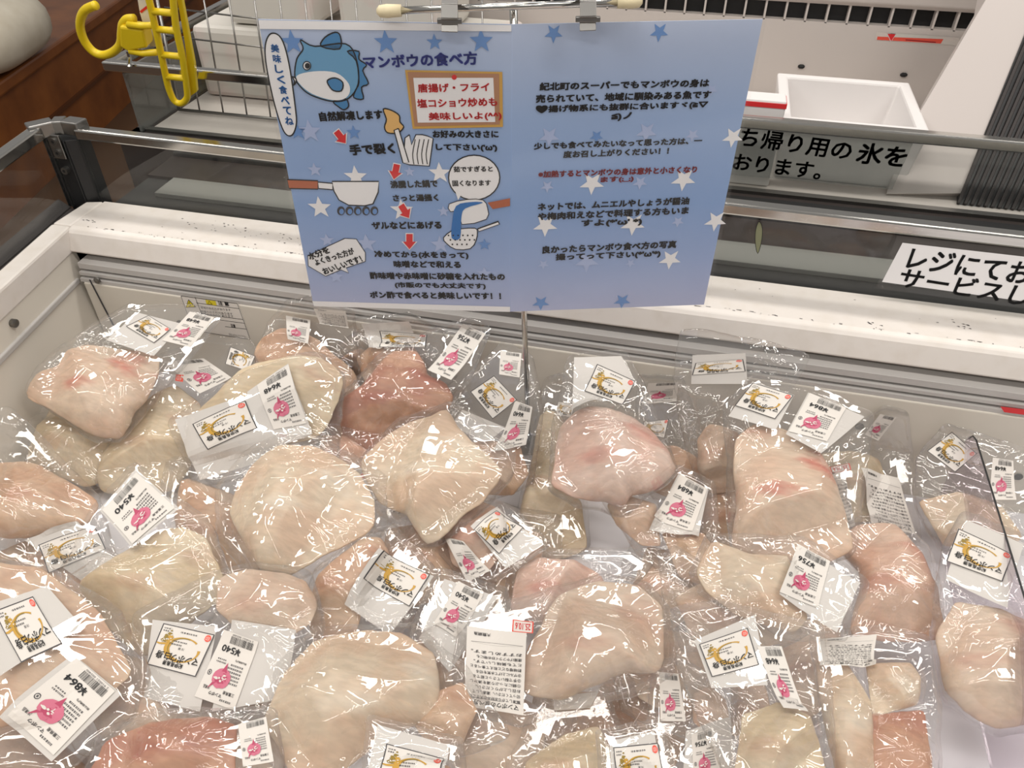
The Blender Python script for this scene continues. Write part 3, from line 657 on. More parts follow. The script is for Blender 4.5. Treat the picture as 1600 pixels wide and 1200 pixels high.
a.outlined([(481, 399), (539, 372), (557, 373), (571, 394), (571, 408), (541, 418), (545, 426), (533, 421), (509, 431), (482, 415)], 'pwhite', w=.0008)
a.text('水分を', (482, 401), (514, 389), 11, 'black', .0004, .035); a.text('よくきった方が', (492, 410), (553, 391), 10, 'black', .0004, .035); a.text('おいしいです！', (505, 424), (565, 403), 10, 'black', .0004, .035)
a.build('tip_bubble', pl)
# right page
a = Art(PR)
for x, y, r, m, u in ((858, 213, 17, 'star2', -1), (1010, 206, 17, 'star2', -1), (932, 213, 11, 'star1', -1), (1082, 211, 11, 'star2', -1), (1145, 214, 17, 'pwhite', -1), (925, 286, 20, 'pwhite', -1), (1068, 280, 20, 'pwhite', -1), (1000, 285, 12, 'star2', -1), (855, 291, 11, 'star2', -1),
        (852, 352, 20, 'pwhite', -1), (989, 350, 20, 'pwhite', -1), (1059, 346, 10, 'star2', -1), (1118, 345, 18, 'pwhite', -1), (917, 408, 20, 'star2', -1), (1047, 405, 18, 'pwhite', -1), (849, 413, 9, 'star2', -1), (985, 411, 8, 'star2', -1), (865, 52, 15, 'star1', -1), (1030, 50, 15, 'star1', -1), (972, 470, 14, 'star1', -1), (845, 473, 14, 'star1', -1), (1112, 140, 10, 'star2', -1)):
    a.star((x, y), r, m, 0, u)
a.build('printed_stars', pr_)
a = Art(PR); a.h = .0008
K = [('紀北町のスーパーでもマンボウの身は', 843, 135, 1108, 129, 13, 'black'), ('売られていて、地域に馴染みある魚です', 837, 154, 1111, 147, 13, 'black'), ('♥揚げ物系にも抜群に合いますヾ(≧▽', 837, 171, 1106, 163, 13, 'black'), ('≦)ノ', 955, 183, 987, 181, 13, 'black'),
     ('少しでも食べてみたいなって思った方は、一', 834, 228, 1097, 219, 11, 'black'), ('度お召し上がりください！！', 880, 241, 1045, 235, 11, 'black'),
     ('※加熱するとマンボウの身は意外と小さくなり', 841, 272, 1089, 264, 11, 'dkred'), ('ます(;_;)', 938, 281, 990, 279, 10, 'dkred'),
     ('ネットでは、ムニエルやしょうが醤油', 840, 323, 1077, 313, 12, 'black'), ('や梅肉和えなどで料理する方もいま', 840, 338, 1076, 328, 12, 'black'), ('すよ(*\'ω\' *)', 908, 349, 1003, 346, 12, 'black'),
     ('良かったらマンボウ食べ方の写真', 847, 390, 1057, 381, 12, 'black'), ('撮ってって下さい(*\'ω\'*)', 868, 402, 1032, 396, 12, 'black')]
for t, x0, y0, x1, y1, h, m in K: a.text(t, (x0, y0), (x1, y1), h, m, 0, .042)
a.build('lettering', pr_)
# clear sleeves holding the two pages
for pr2, q, nm in ((pl, ((398, 27), (800, 33), (797, 489), (487, 481)), PL), (pr_, ((801, 32), (1197, 26), (1103, 479), (797, 489)), PR)):
    b = MB(); b.add([nm.at(nm.px(*k), .003) for k in q], [(3, 2, 1, 0)]); b.build('sleeve', 'sleeve', pr2, recalc=False)

# ------------------------------------------------------------------ bagged fish
def _hash(ix, iy, seed):
    h = np.sin(ix*127.1+iy*311.7+seed*74.7)*43758.5453
    return h-np.floor(h)
def vnoise(x, y, seed):
    ix = np.floor(x); iy = np.floor(y); fx = x-ix; fy = y-iy; fx = fx*fx*(3-2*fx); fy = fy*fy*(3-2*fy)
    a = _hash(ix, iy, seed); b = _hash(ix+1, iy, seed); c = _hash(ix, iy+1, seed); d = _hash(ix+1, iy+1, seed)
    return (a*(1-fx)+b*fx)*(1-fy)+(c*(1-fx)+d*fx)*fy
def ridge(x, y, seed, k=3): return (1-np.abs(2*vnoise(x, y, seed)-1))**k
class Outline:
    """star-shaped outline in the bag's own plane: centre and radius by angle"""
    def __init__(s, pts, n=144, soft=2, wob=0, seed=0):
        p = np.array(pts, float); q = np.roll(p, -1, 0); cr = p[:, 0]*q[:, 1]-q[:, 0]*p[:, 1]; A = cr.sum()/2
        s.area = abs(A); s.c = ((p+q)*cr[:, None]).sum(0)/(6*A); s.n = n
        th = np.linspace(0, 2*math.pi, n, endpoint=False); R = np.zeros(n); P = p-s.c; Q = q-s.c
        for i, t in enumerate(th):
            d = np.array([math.cos(t), math.sin(t)]); e = Q-P
            den = d[0]*e[:, 1]-d[1]*e[:, 0]; den = np.where(np.abs(den) < 1e-12, 1e-12, den)
            r = (P[:, 0]*e[:, 1]-P[:, 1]*e[:, 0])/den; u = (P[:, 0]*d[1]-P[:, 1]*d[0])/den
            ok = (r > 0) & (u >= -1e-6) & (u <= 1+1e-6); R[i] = r[ok].max() if ok.any() else R[i-1]
        for _ in range(soft): R = .25*np.roll(R, 1)+.5*R+.25*np.roll(R, -1)
        if wob: R = R*(1+wob*(vnoise(np.cos(th)*3+9, np.sin(th)*3+9, seed)-.5)+.5*wob*(vnoise(np.cos(th)*9+9, np.sin(th)*9+9, seed+3)-.5))
        s.R = R; s.th = th
    def rad(s, t):
        x = (t % (2*math.pi))/(2*math.pi)*s.n; i = np.floor(x).astype(int) % s.n; f = x-np.floor(x)
        return s.R[i]*(1-f)+s.R[(i+1) % s.n]*f
    def rel(s, xy):
        d = xy-s.c; t = np.arctan2(d[..., 1], d[..., 0]); return np.hypot(d[..., 0], d[..., 1])/s.rad(t), t
def hull(P):
    P = sorted(map(tuple, P)); 
    def half(P):
        h = []
        for p in P:
            while len(h) > 1 and (h[-1][0]-h[-2][0])*(p[1]-h[-2][1])-(h[-1][1]-h[-2][1])*(p[0]-h[-2][0]) <= 0: h.pop()
            h.append(p)
        return h
    return half(P)[:-1]+half(P[::-1])[:-1]
def prof(r, p=2.8, q=.55): return np.where(r < 1, np.maximum(1-np.minimum(r, 1)**p, 0)**q, 0)

class Bag:
    def __init__(s, chunks, labels, h, ax, ay, seed, thick=None, lift=0.0, grow=1.09):
        allp = [q for c in chunks for q in c] or [q for l in labels for q in l[1]]
        cx, cy = np.mean(np.array(allp), 0); s.seed = seed
        s.O = onz(cx, cy, ZF+h)
        a, b_ = math.radians(ax), math.radians(ay)
        n = np.array([math.sin(b_), -math.sin(a), math.cos(a)]); s.n = n/np.linalg.norm(n)
        s.e1 = np.array([1, 0, 0])-s.n*s.n[0]; s.e1 /= np.linalg.norm(s.e1); s.e2 = np.cross(s.n, s.e1)
        s.ch = []; s.fac = []
        for k, c in enumerate(chunks):
            q = np.array([s.pl(*p) for p in c]); m = q.mean(0); q = m+(q-m)*grow
            s.ch.append(Outline(q, soft=2, wob=.05, seed=seed+k)); r = random.Random(seed*13+k)
            s.fac.append([(r.random()*2*math.pi, .02+.40*r.random(), .6+1.1*r.random()) for _ in range(6)])
        s.T = [min(max(.33*math.sqrt(o.area), .015), .036) if thick is None else thick for o in s.ch]
        s.lift = lift; s.calm = []
    def pl(s, x, y, off=0.0):
        p = onplane(x, y, s.O+s.n*off, s.n)-s.O; return np.array([np.dot(p, s.e1), np.dot(p, s.e2)])
    def W(s, xy, z):
        xy = np.asarray(xy); z = np.asarray(z)[..., None] if np.ndim(z) else z
        P = s.O+xy[..., :1]*s.e1+xy[..., 1:2]*s.e2+z*s.n
        lim = np.broadcast_to(np.asarray(.893-np.clip(z, 0, .02)), P.shape[:-1]+(1,)); k = np.minimum(lim/np.maximum(P[..., 1:2], .01), 1)
        P = CAM+(P-CAM)*k                       # what would pass through the rear panel lies flat against it instead
        P[..., 0] = np.maximum(P[..., 0], -.823-(P[..., 1]-.15)*.1269); P[..., 2] = np.maximum(P[..., 2], ZF+.0015)
        return P
    def body(s, k, xy, r, g=1.0):
        o = s.ch[k]; d = (xy-o.c)/math.sqrt(o.area/math.pi); z = prof(r/g, 3.6, .5)
        for a, off, sl in s.fac[k]:
            z = np.minimum(z, np.maximum(1-sl*np.maximum(d[..., 0]*math.cos(a)+d[..., 1]*math.sin(a)-off*g, 0), .18)*prof(r/g, 6, .5))
        return s.T[k]*z
    def flesh_top(s, k, xy):
        o = s.ch[k]; r, t = o.rel(xy); T = s.T[k]; sd = s.seed*3+k*17
        x, y = xy[..., 0], xy[..., 1]
        z0 = s.body(k, xy, r)
        ang = s.fac[k][0][0]; al = (x*math.cos(ang)+y*math.sin(ang)); ac = (-x*math.sin(ang)+y*math.cos(ang))
        z0 = z0-.0016*ridge(ac*95+3*vnoise(al*14, ac*14, sd+6), al*9, sd+7, 2)*np.clip(vnoise(x*12, y*12, sd+8)*2.2-.7, 0, 1)*(r < .97)
        nz = .14*(vnoise(x*28, y*28, sd)-.5)+.30*(vnoise(x*13, y*13, sd+1)-.55)-.20*ridge(x*11+y*5, y*9-x*6, sd+2, 6)
        return z0*(.90+.9*nz)-.0005
    def drape(s, xy):
        """smooth height of the film: over the flesh where there is some, tented down to the flat seal"""
        z = np.zeros(xy.shape[:-1])+.0005
        for k, o in enumerate(s.ch):
            r, t = o.rel(xy); T = s.T[k]
            z = np.maximum(z, 1.10*s.body(k, xy, r, 1.09)+.0025*(r < 1.09))
            z = np.maximum(z, T*.55*np.clip(1.7-r, 0, .8)**1.6)
        x, y = xy[..., 0], xy[..., 1]
        return z+.006*vnoise(x*16+3, y*16, s.seed+40)+s.lift*0
    def under(s, xy):
        z = np.zeros(xy.shape[:-1])+.0004
        for k, o in enumerate(s.ch): r, t = o.rel(xy); z = np.maximum(z, .8*s.T[k]*prof(r/1.06, 2.4, .6)+.0012*(r < 1.06))
        return z
    def solve(s, x, y, off):
        z = 0.0
        for _ in range(6):
            q = s.pl(x, y, z); z = float(s.drape(q))+off
        return q
    def flesh(s, mats, parent):
        for k, o in enumerate(s.ch):
            nr, na = 20, 80; th = np.linspace(0, 2*math.pi, na, endpoint=False); R = o.rad(th)
            rr = 1-(1-np.linspace(0, 1, nr+1)[1:])**1.7
            V = [o.c[None]]; Z = [s.flesh_top(k, o.c[None])]
            for r in rr:
                xy = o.c+np.c_[np.cos(th), np.sin(th)]*(R*r)[:, None]; V.append(xy); Z.append(s.flesh_top(k, xy))
            nb = 7
            for r in np.linspace(1, 0, nb+1)[1:-1]:
                xy = o.c+np.c_[np.cos(th), np.sin(th)]*(R*r)[:, None]; V.append(xy); Z.append(-.8*s.T[k]*prof(np.full(na, r), 2.4, .6))
            V.append(o.c[None]); Z.append(np.array([-.8*s.T[k]]))
            V = np.vstack(V); Z = np.concatenate(Z); L = nr+nb-1
            F_ = [(0, 1+i, 1+(i+1) % na) for i in range(na)]
            for j in range(L-1): F_ += [(1+j*na+i, 1+(j+1)*na+i, 1+(j+1)*na+(i+1) % na, 1+j*na+(i+1) % na) for i in range(na)]
            e = 1+L*na; F_ += [(e, e-na+(i+1) % na, e-na+i) for i in range(na)]
            b = MB(); b.add(s.W(V, Z), F_); b.build('fish_fillet', mats[k % len(mats)], parent, smooth=True, recalc=False)
    def folds(s, x, y, o, amp):
        """sharp crests in the film: clusters of short creases plus a few long pulls"""
        r = random.Random(s.seed*31+7); h = np.zeros_like(x); sd = s.seed*5
        xw = x+.016*(vnoise(x*26, y*26, sd)-.5)+.006*(vnoise(x*70, y*70, sd+2)-.5); yw = y+.016*(vnoise(y*26+5, x*26, sd+1)-.5)+.006*(vnoise(y*70, x*70, sd+3)-.5)
        S_ = math.sqrt(o.area/math.pi); seg = []
        for _ in range(int(2+S_*19)):
            t = r.random()*2*math.pi; q = .9*math.sqrt(r.random()); cx, cy = o.c[0]+q*math.cos(t)*float(o.rad(np.array(t))), o.c[1]+q*math.sin(t)*float(o.rad(np.array(t)))
            a0 = r.random()*math.pi
            for _k in range(r.randint(3, 6)): seg.append((cx+r.gauss(0, .010), cy+r.gauss(0, .010), a0+r.gauss(0, .7), .014+.030*r.random(), .0016+.0030*r.random(), .0036+.004*r.random()))
        for _ in range(9):
            t = r.random()*2*math.pi; q = .75; seg.append((o.c[0]+q*math.cos(t)*S_, o.c[1]+q*math.sin(t)*S_, t+r.gauss(0, .5), .03+.05*r.random(), .002+.003*r.random(), .004+.004*r.random()))
        for cx, cy, a, L, A, w in seg:
            dx, dy = xw-cx, yw-cy; u = dx*math.cos(a)+dy*math.sin(a); v = -dx*math.sin(a)+dy*math.cos(a)
            h = np.maximum(h, A*np.clip(1-np.abs(v)/w, 0, 1)**1.2*np.clip(1.3-np.abs(u)/L*1.3, 0, 1)**.7)
        return h*amp
    def film(s, pxs, parent, grow=9, fine=True):
        P = []
        for x, y in pxs: P.append(s.pl(x, y))
        h = np.array(hull(P)); c = h.mean(0); g = grow/FPX*1.0
        d = h-c; h = c+d*(1+g/np.maximum(np.linalg.norm(d, axis=1), .01))[:, None]
        o = Outline(h, n=160, soft=1, wob=.05, seed=s.seed); s.fo = o
        nr, na = (66, 220) if fine else (30, 100); th = np.linspace(0, 2*math.pi, na, endpoint=False); R = o.rad(th); sd = s.seed*7
        V = [o.c[None]]; Z = []; 
        for r in np.linspace(0, 1, nr+1)[1:]: V.append(o.c+np.c_[np.cos(th), np.sin(th)]*(R*r)[:, None])
        V = np.vstack(V); x, y = V[:, 0], V[:, 1]; rn, ta = o.rel(V)
        fall = np.clip((1-rn)*9, 0, 1)
        Z = s.drape(V)*fall+.0012
        crk = s.folds(x, y, o, 1.0)+.0008*ridge(x*34+2*vnoise(x*20, y*20, sd), y*34+2*vnoise(y*22, x*22, sd+2), sd+1, 5)+.0002*ridge(x*80, y*80, sd+4, 3)
        if s.ch:
            r0, t0 = s.ch[0].rel(V); tn = ridge(t0*5.5+2*vnoise(x*9, y*9, sd), r0*1.3, sd+5, 7); crk = crk+.0034*tn*np.clip((r0-.45)*1.6, 0, 1)
        for q4 in s.calm:                       # the film lies taut over the stiff printed labels
            m = np.mean(q4, 0); e = np.max([np.hypot(*(p-m)) for p in q4]); crk = crk*(1-.90*np.clip((1.4-np.hypot(x-m[0], y-m[1])/e)/.5, 0, 1))
        Z = Z+crk*(.35+.65*fall)
        nb = 8; VB = []; ZB = []
        for r in np.linspace(1, 0, nb+1)[1:-1]:
            xy = o.c+np.c_[np.cos(th), np.sin(th)]*(R*r)[:, None]; VB.append(xy); ZB.append(-s.under(xy)*min(1, (1-r)*7))
        VB.append(o.c[None]); ZB.append(-s.under(o.c[None]))
        V = np.vstack([V]+VB); Z = np.concatenate([Z]+ZB); L = nr+nb-1
        F_ = [(0, 1+i, 1+(i+1) % na) for i in range(na)]
        for j in range(L-1): F_ += [(1+j*na+i, 1+(j+1)*na+i, 1+(j+1)*na+(i+1) % na, 1+j*na+(i+1) % na) for i in range(na)]
        e = 1+L*na; F_ += [(e, e-na+(i+1) % na, e-na+i) for i in range(na)]
        b = MB(); b.add(s.W(V, Z), F_); return b.build('film', 'film', parent, smooth=True, recalc=False)
    def sheet(s, q4):
        """map from label coordinates (0..1, reading up) to the bag's surface; q4 = reading BR, BL, TL, TR in pixels"""
        c = [s.solve(*p, .0012) for p in q4]; br, bl, tl, tr = c
        def f(uv, h):
            uv = np.asarray(uv, float); u, v = uv[..., :1], uv[..., 1:2]
            xy = bl*(1-u)*(1-v)+br*u*(1-v)+tl*(1-u)*v+tr*u*v
            return s.W(xy, s.drape(xy)+.0006+h)
        return f
def card(f, nu=14, nv=14, h=0):
    u, v = np.meshgrid(np.linspace(0, 1, nu+1), np.linspace(0, 1, nv+1)); uv = np.c_[u.ravel(), v.ravel()]
    F_ = [(j*(nu+1)+i, j*(nu+1)+i+1, (j+1)*(nu+1)+i+1, (j+1)*(nu+1)+i) for j in range(nv) for i in range(nu)]
    return f(uv, h), F_
class Label:
    def __init__(s, f): s.f = f; s.b = MB(); s.mats = []
    def mi(s, m):
        if m not in s.mats: s.mats.append(m)
        return s.mats.index(m)
    def base(s, m='paper', h=0): v, F_ = card(s.f, h=h); s.b.add(v, F_, s.mi(m))
    def tri(s, v, F_, m, h): s.b.add(s.f(np.asarray(v), h), F_, s.mi(m))
    def rect(s, x0, y0, x1, y1, m, h=.0004):
        nx = max(1, int((x1-x0)/.08)); ny = max(1, int((y1-y0)/.08)); u, v = np.meshgrid(np.linspace(x0, x1, nx+1), np.linspace(y0, y1, ny+1))
        s.tri(np.c_[u.ravel(), v.ravel()], [(j*(nx+1)+i, j*(nx+1)+i+1, (j+1)*(nx+1)+i+1, (j+1)*(nx+1)+i) for j in range(ny) for i in range(nx)], m, h)
    def frame(s, m, w=.022, x0=0., y0=0., x1=1., y1=1.):
        s.rect(x0, y0, x1, y0+w, m); s.rect(x0, y1-w, x1, y1, m); s.rect(x0, y0+w, x0+w, y1-w, m); s.rect(x1-w, y0+w, x1, y1-w, m)
    def text(s, t, x0, y0, x1, y1, m='black', h=.0006, bold=.02, slant=0):
        v, F_, sz = text2d(t, bold); q = np.c_[x0+v[:, 0]/sz[0]*(x1-x0), y0+v[:, 1]/sz[1]*(y1-y0)]
        if slant: q[:, 1] += slant*(q[:, 0]-x0)
        s.tri(q, F_, m, h)
    def stroke(s, pts, w, m, h=.0005): v, F_ = stroke2d(pts, w); s.tri(v, F_, m, h)
    def blob(s, c, rx, ry, m, h=.0005, seed=0, n=18, rag=.25):
        r = random.Random(seed); a = [2*math.pi*i/n for i in range(n)]
        p = [(c[0], c[1])]+[(c[0]+rx*math.cos(t)*(1-rag*r.random()), c[1]+ry*math.sin(t)*(1-rag*r.random())) for t in a]
        s.tri(p, [(0, 1+i, 1+(i+1) % n) for i in range(n)], m, h)
    def dashes(s, x0, y, x1, hgt, seed, m='ink', h=.0006):
        r = random.Random(seed); x = x0
        while x < x1-.01:
            w = .02+.03*r.random(); w = min(w, x1-x)
            for q in range(2): s.rect(x+w*.1, y+hgt*(.05+.5*q), x+w*.85, y+hgt*(.35+.5*q), m, h)
            if r.random() < .7: s.rect(x+w*.4, y, x+w*.6, y+hgt, m, h)
            x += w*1.12
    def build(s, name, parent): return s.b.build(name, s.mats, parent, recalc=False)
def brand_label(f, parent, seed):
    L = Label(f); L.base('paper'); L.frame('ink', .018)
    a = np.linspace(-2.3, 3.35, 34); w = .045+.028*np.sin(a*1.5+1)
    L.stroke(np.c_[.45+.31*np.cos(a), .50+.27*np.sin(a)], w*1.5, 'gold'); L.stroke(np.c_[.45+.29*np.cos(a[3:20]), .49+.25*np.sin(a[3:20])], .02, 'olive', .0006)
    L.stroke([(.70, .46), (.80, .44), (.92, .47), (.98, .46)], [.05, .05, .04, .03], 'gold')
    for k, (x, y, r) in enumerate(((.80, .20, .06), (.76, .28, .08), (.84, .28, .07), (.74, .36, .07), (.86, .37, .08), (.79, .38, .06), (.79, .13, .03))): L.blob((x, y), r, r*.8, 'gold' if k % 2 else 'olive', .0006, k, 12, .5)
    for k in range(8): r = random.Random(k); L.blob((.70+.2*r.random(), .2+.2*r.random()), .018, .015, 'paper', .0008, k, 7)
    L.text('マンボウ', .06, .61, .60, .79, slant=.05, h=.0009, bold=.014); L.text('白身', .61, .62, .91, .80, h=.0009, bold=.014, slant=.04)
    L.text('紀伊長島港', .32, .81, .72, .92, h=.0008, bold=.02)
    L.text('冷凍', .42, .46, .54, .52, 'ink', .0007, 0); L.dashes(.50, .40, .74, .035, 3); L.dashes(.42, .33, .70, .03, 4); L.dashes(.30, .10, .62, .035, 5, 'ink'); L.dashes(.82, .08, .95, .03, 6); L.dashes(.84, .14, .95, .03, 7)
    L.blob((.09, .12), .065, .085, 'vermilion', .0006, 2, 12, .12); L.text('印', .055, .075, .125, .165, 'paper', .0008, 0)
    return L.build('brand_label', parent)
def price_label(f, parent, price, seed):
    L = Label(f); L.base('paper'); r = random.Random(17)
    x = .10
    while x < .72:
        w = .004+.010*r.random(); L.rect(x, .05, x+w, .155, 'black', .0005); x += w+.005+.010*r.random()
    L.text('2 910021 005400', .12, .018, .70, .042, 'ink', .0006, 0)
    if price: L.text('¥'+price, .36, .19, .86, .29, 'black', .0007, .02)
    L.text('税込価格(円)', .10, .34, .40, .375, 'ink', .0006, .01)
    for k in range(6): L.dashes(.14, .42+.05*k, .48+.06*(k % 3), .028, 20+k, 'ink')
    L.dashes(.60, .43, .86, .022, 31, 'ink'); L.dashes(.62, .39, .86, .02, 33, 'ink')
    L.blob((.56, .655), .235, .15, 'pink', .0008, 4, 26, .10); L.blob((.60, .69), .16, .05, 'rose', .0009, 5, 20, .4); L.blob((.50, .63), .08, .045, 'paper', .0010, 6, 14, .4)
    L.tri([(.50, .55), (.62, .56), (.55, .42)], [(0, 1, 2)], 'rose', .0009); L.tri([(.64, .72), (.74, .74), (.80, .84)], [(0, 1, 2)], 'rose', .0009)
    rr = random.Random(9)
    for k in range(26):
        t = rr.random()*6.28; q = math.sqrt(rr.random())*.85; L.blob((.56+.21*q*math.cos(t), .655+.13*q*math.sin(t)), .02+.03*rr.random(), .008+.012*rr.random(), ('rose', 'paper', 'pink')[k % 3], .0010+.00001*k, 40+k, 8, .4)
    L.text('マンボウ', .40, .86, .72, .91, 'ink', .0007, .02); L.text('三重県産', .12, .80, .40, .85, 'ink', .0007, .01); L.dashes(.14, .92, .42, .03, 51); L.text('冷凍品', .74, .80, .90, .85, 'ink', .0007, .01)
    a = np.linspace(0, 2*math.pi, 14); L.stroke(np.c_[.90+.045*np.cos(a), .62+.035*np.sin(a)], .012, 'ink'); L.rect(.885, .605, .915, .635, 'ink')
    return L.build('price_label', parent)
INFO = ['解凍してからお好みの大きさに', '切ってください。湯通しして', 'お召し上がりください。', '①鍋にたっぷり湯を沸かし', '②手で裂いてさっと茹でる', '③ザルに上げて水気を切る', '酢味噌などと和えて食べると', 'とても美味しいです。', '唐揚げやフライ炒め物にも', 'おすすめします。']
def info_sheet(f, parent):
    L = Label(f); L.base('paper'); L.text('マンボウの食べ方', .08, .90, .84, .965, h=.0006, bold=.01)
    for k, t in enumerate(INFO): L.text(t, .06, .845-.062*k, .92-.05*(k % 3), .885-.062*k, 'ink', .0006, .008)
    L.stroke([(.05, .90-.018), (.92, .90-.018)], .004, 'ink'); L.stroke([(.05, .19), (.92, .19)], .004, 'ink'); L.text('大敷網漁', .60, .06, .88, .105, 'ink', .0006, .01)
    return L.build('info_sheet', parent)
def seal_tag(f, parent):
    L = Label(f); L.base('paper'); L.frame('vermilion', .06); L.text('25.10.6', .14, .22, .86, .78, 'red', .0006, .01); return L.build('date_tag', parent)
def blank_card(f, parent):
    L = Label(f); L.base('card'); return L.build('insert_card', parent)

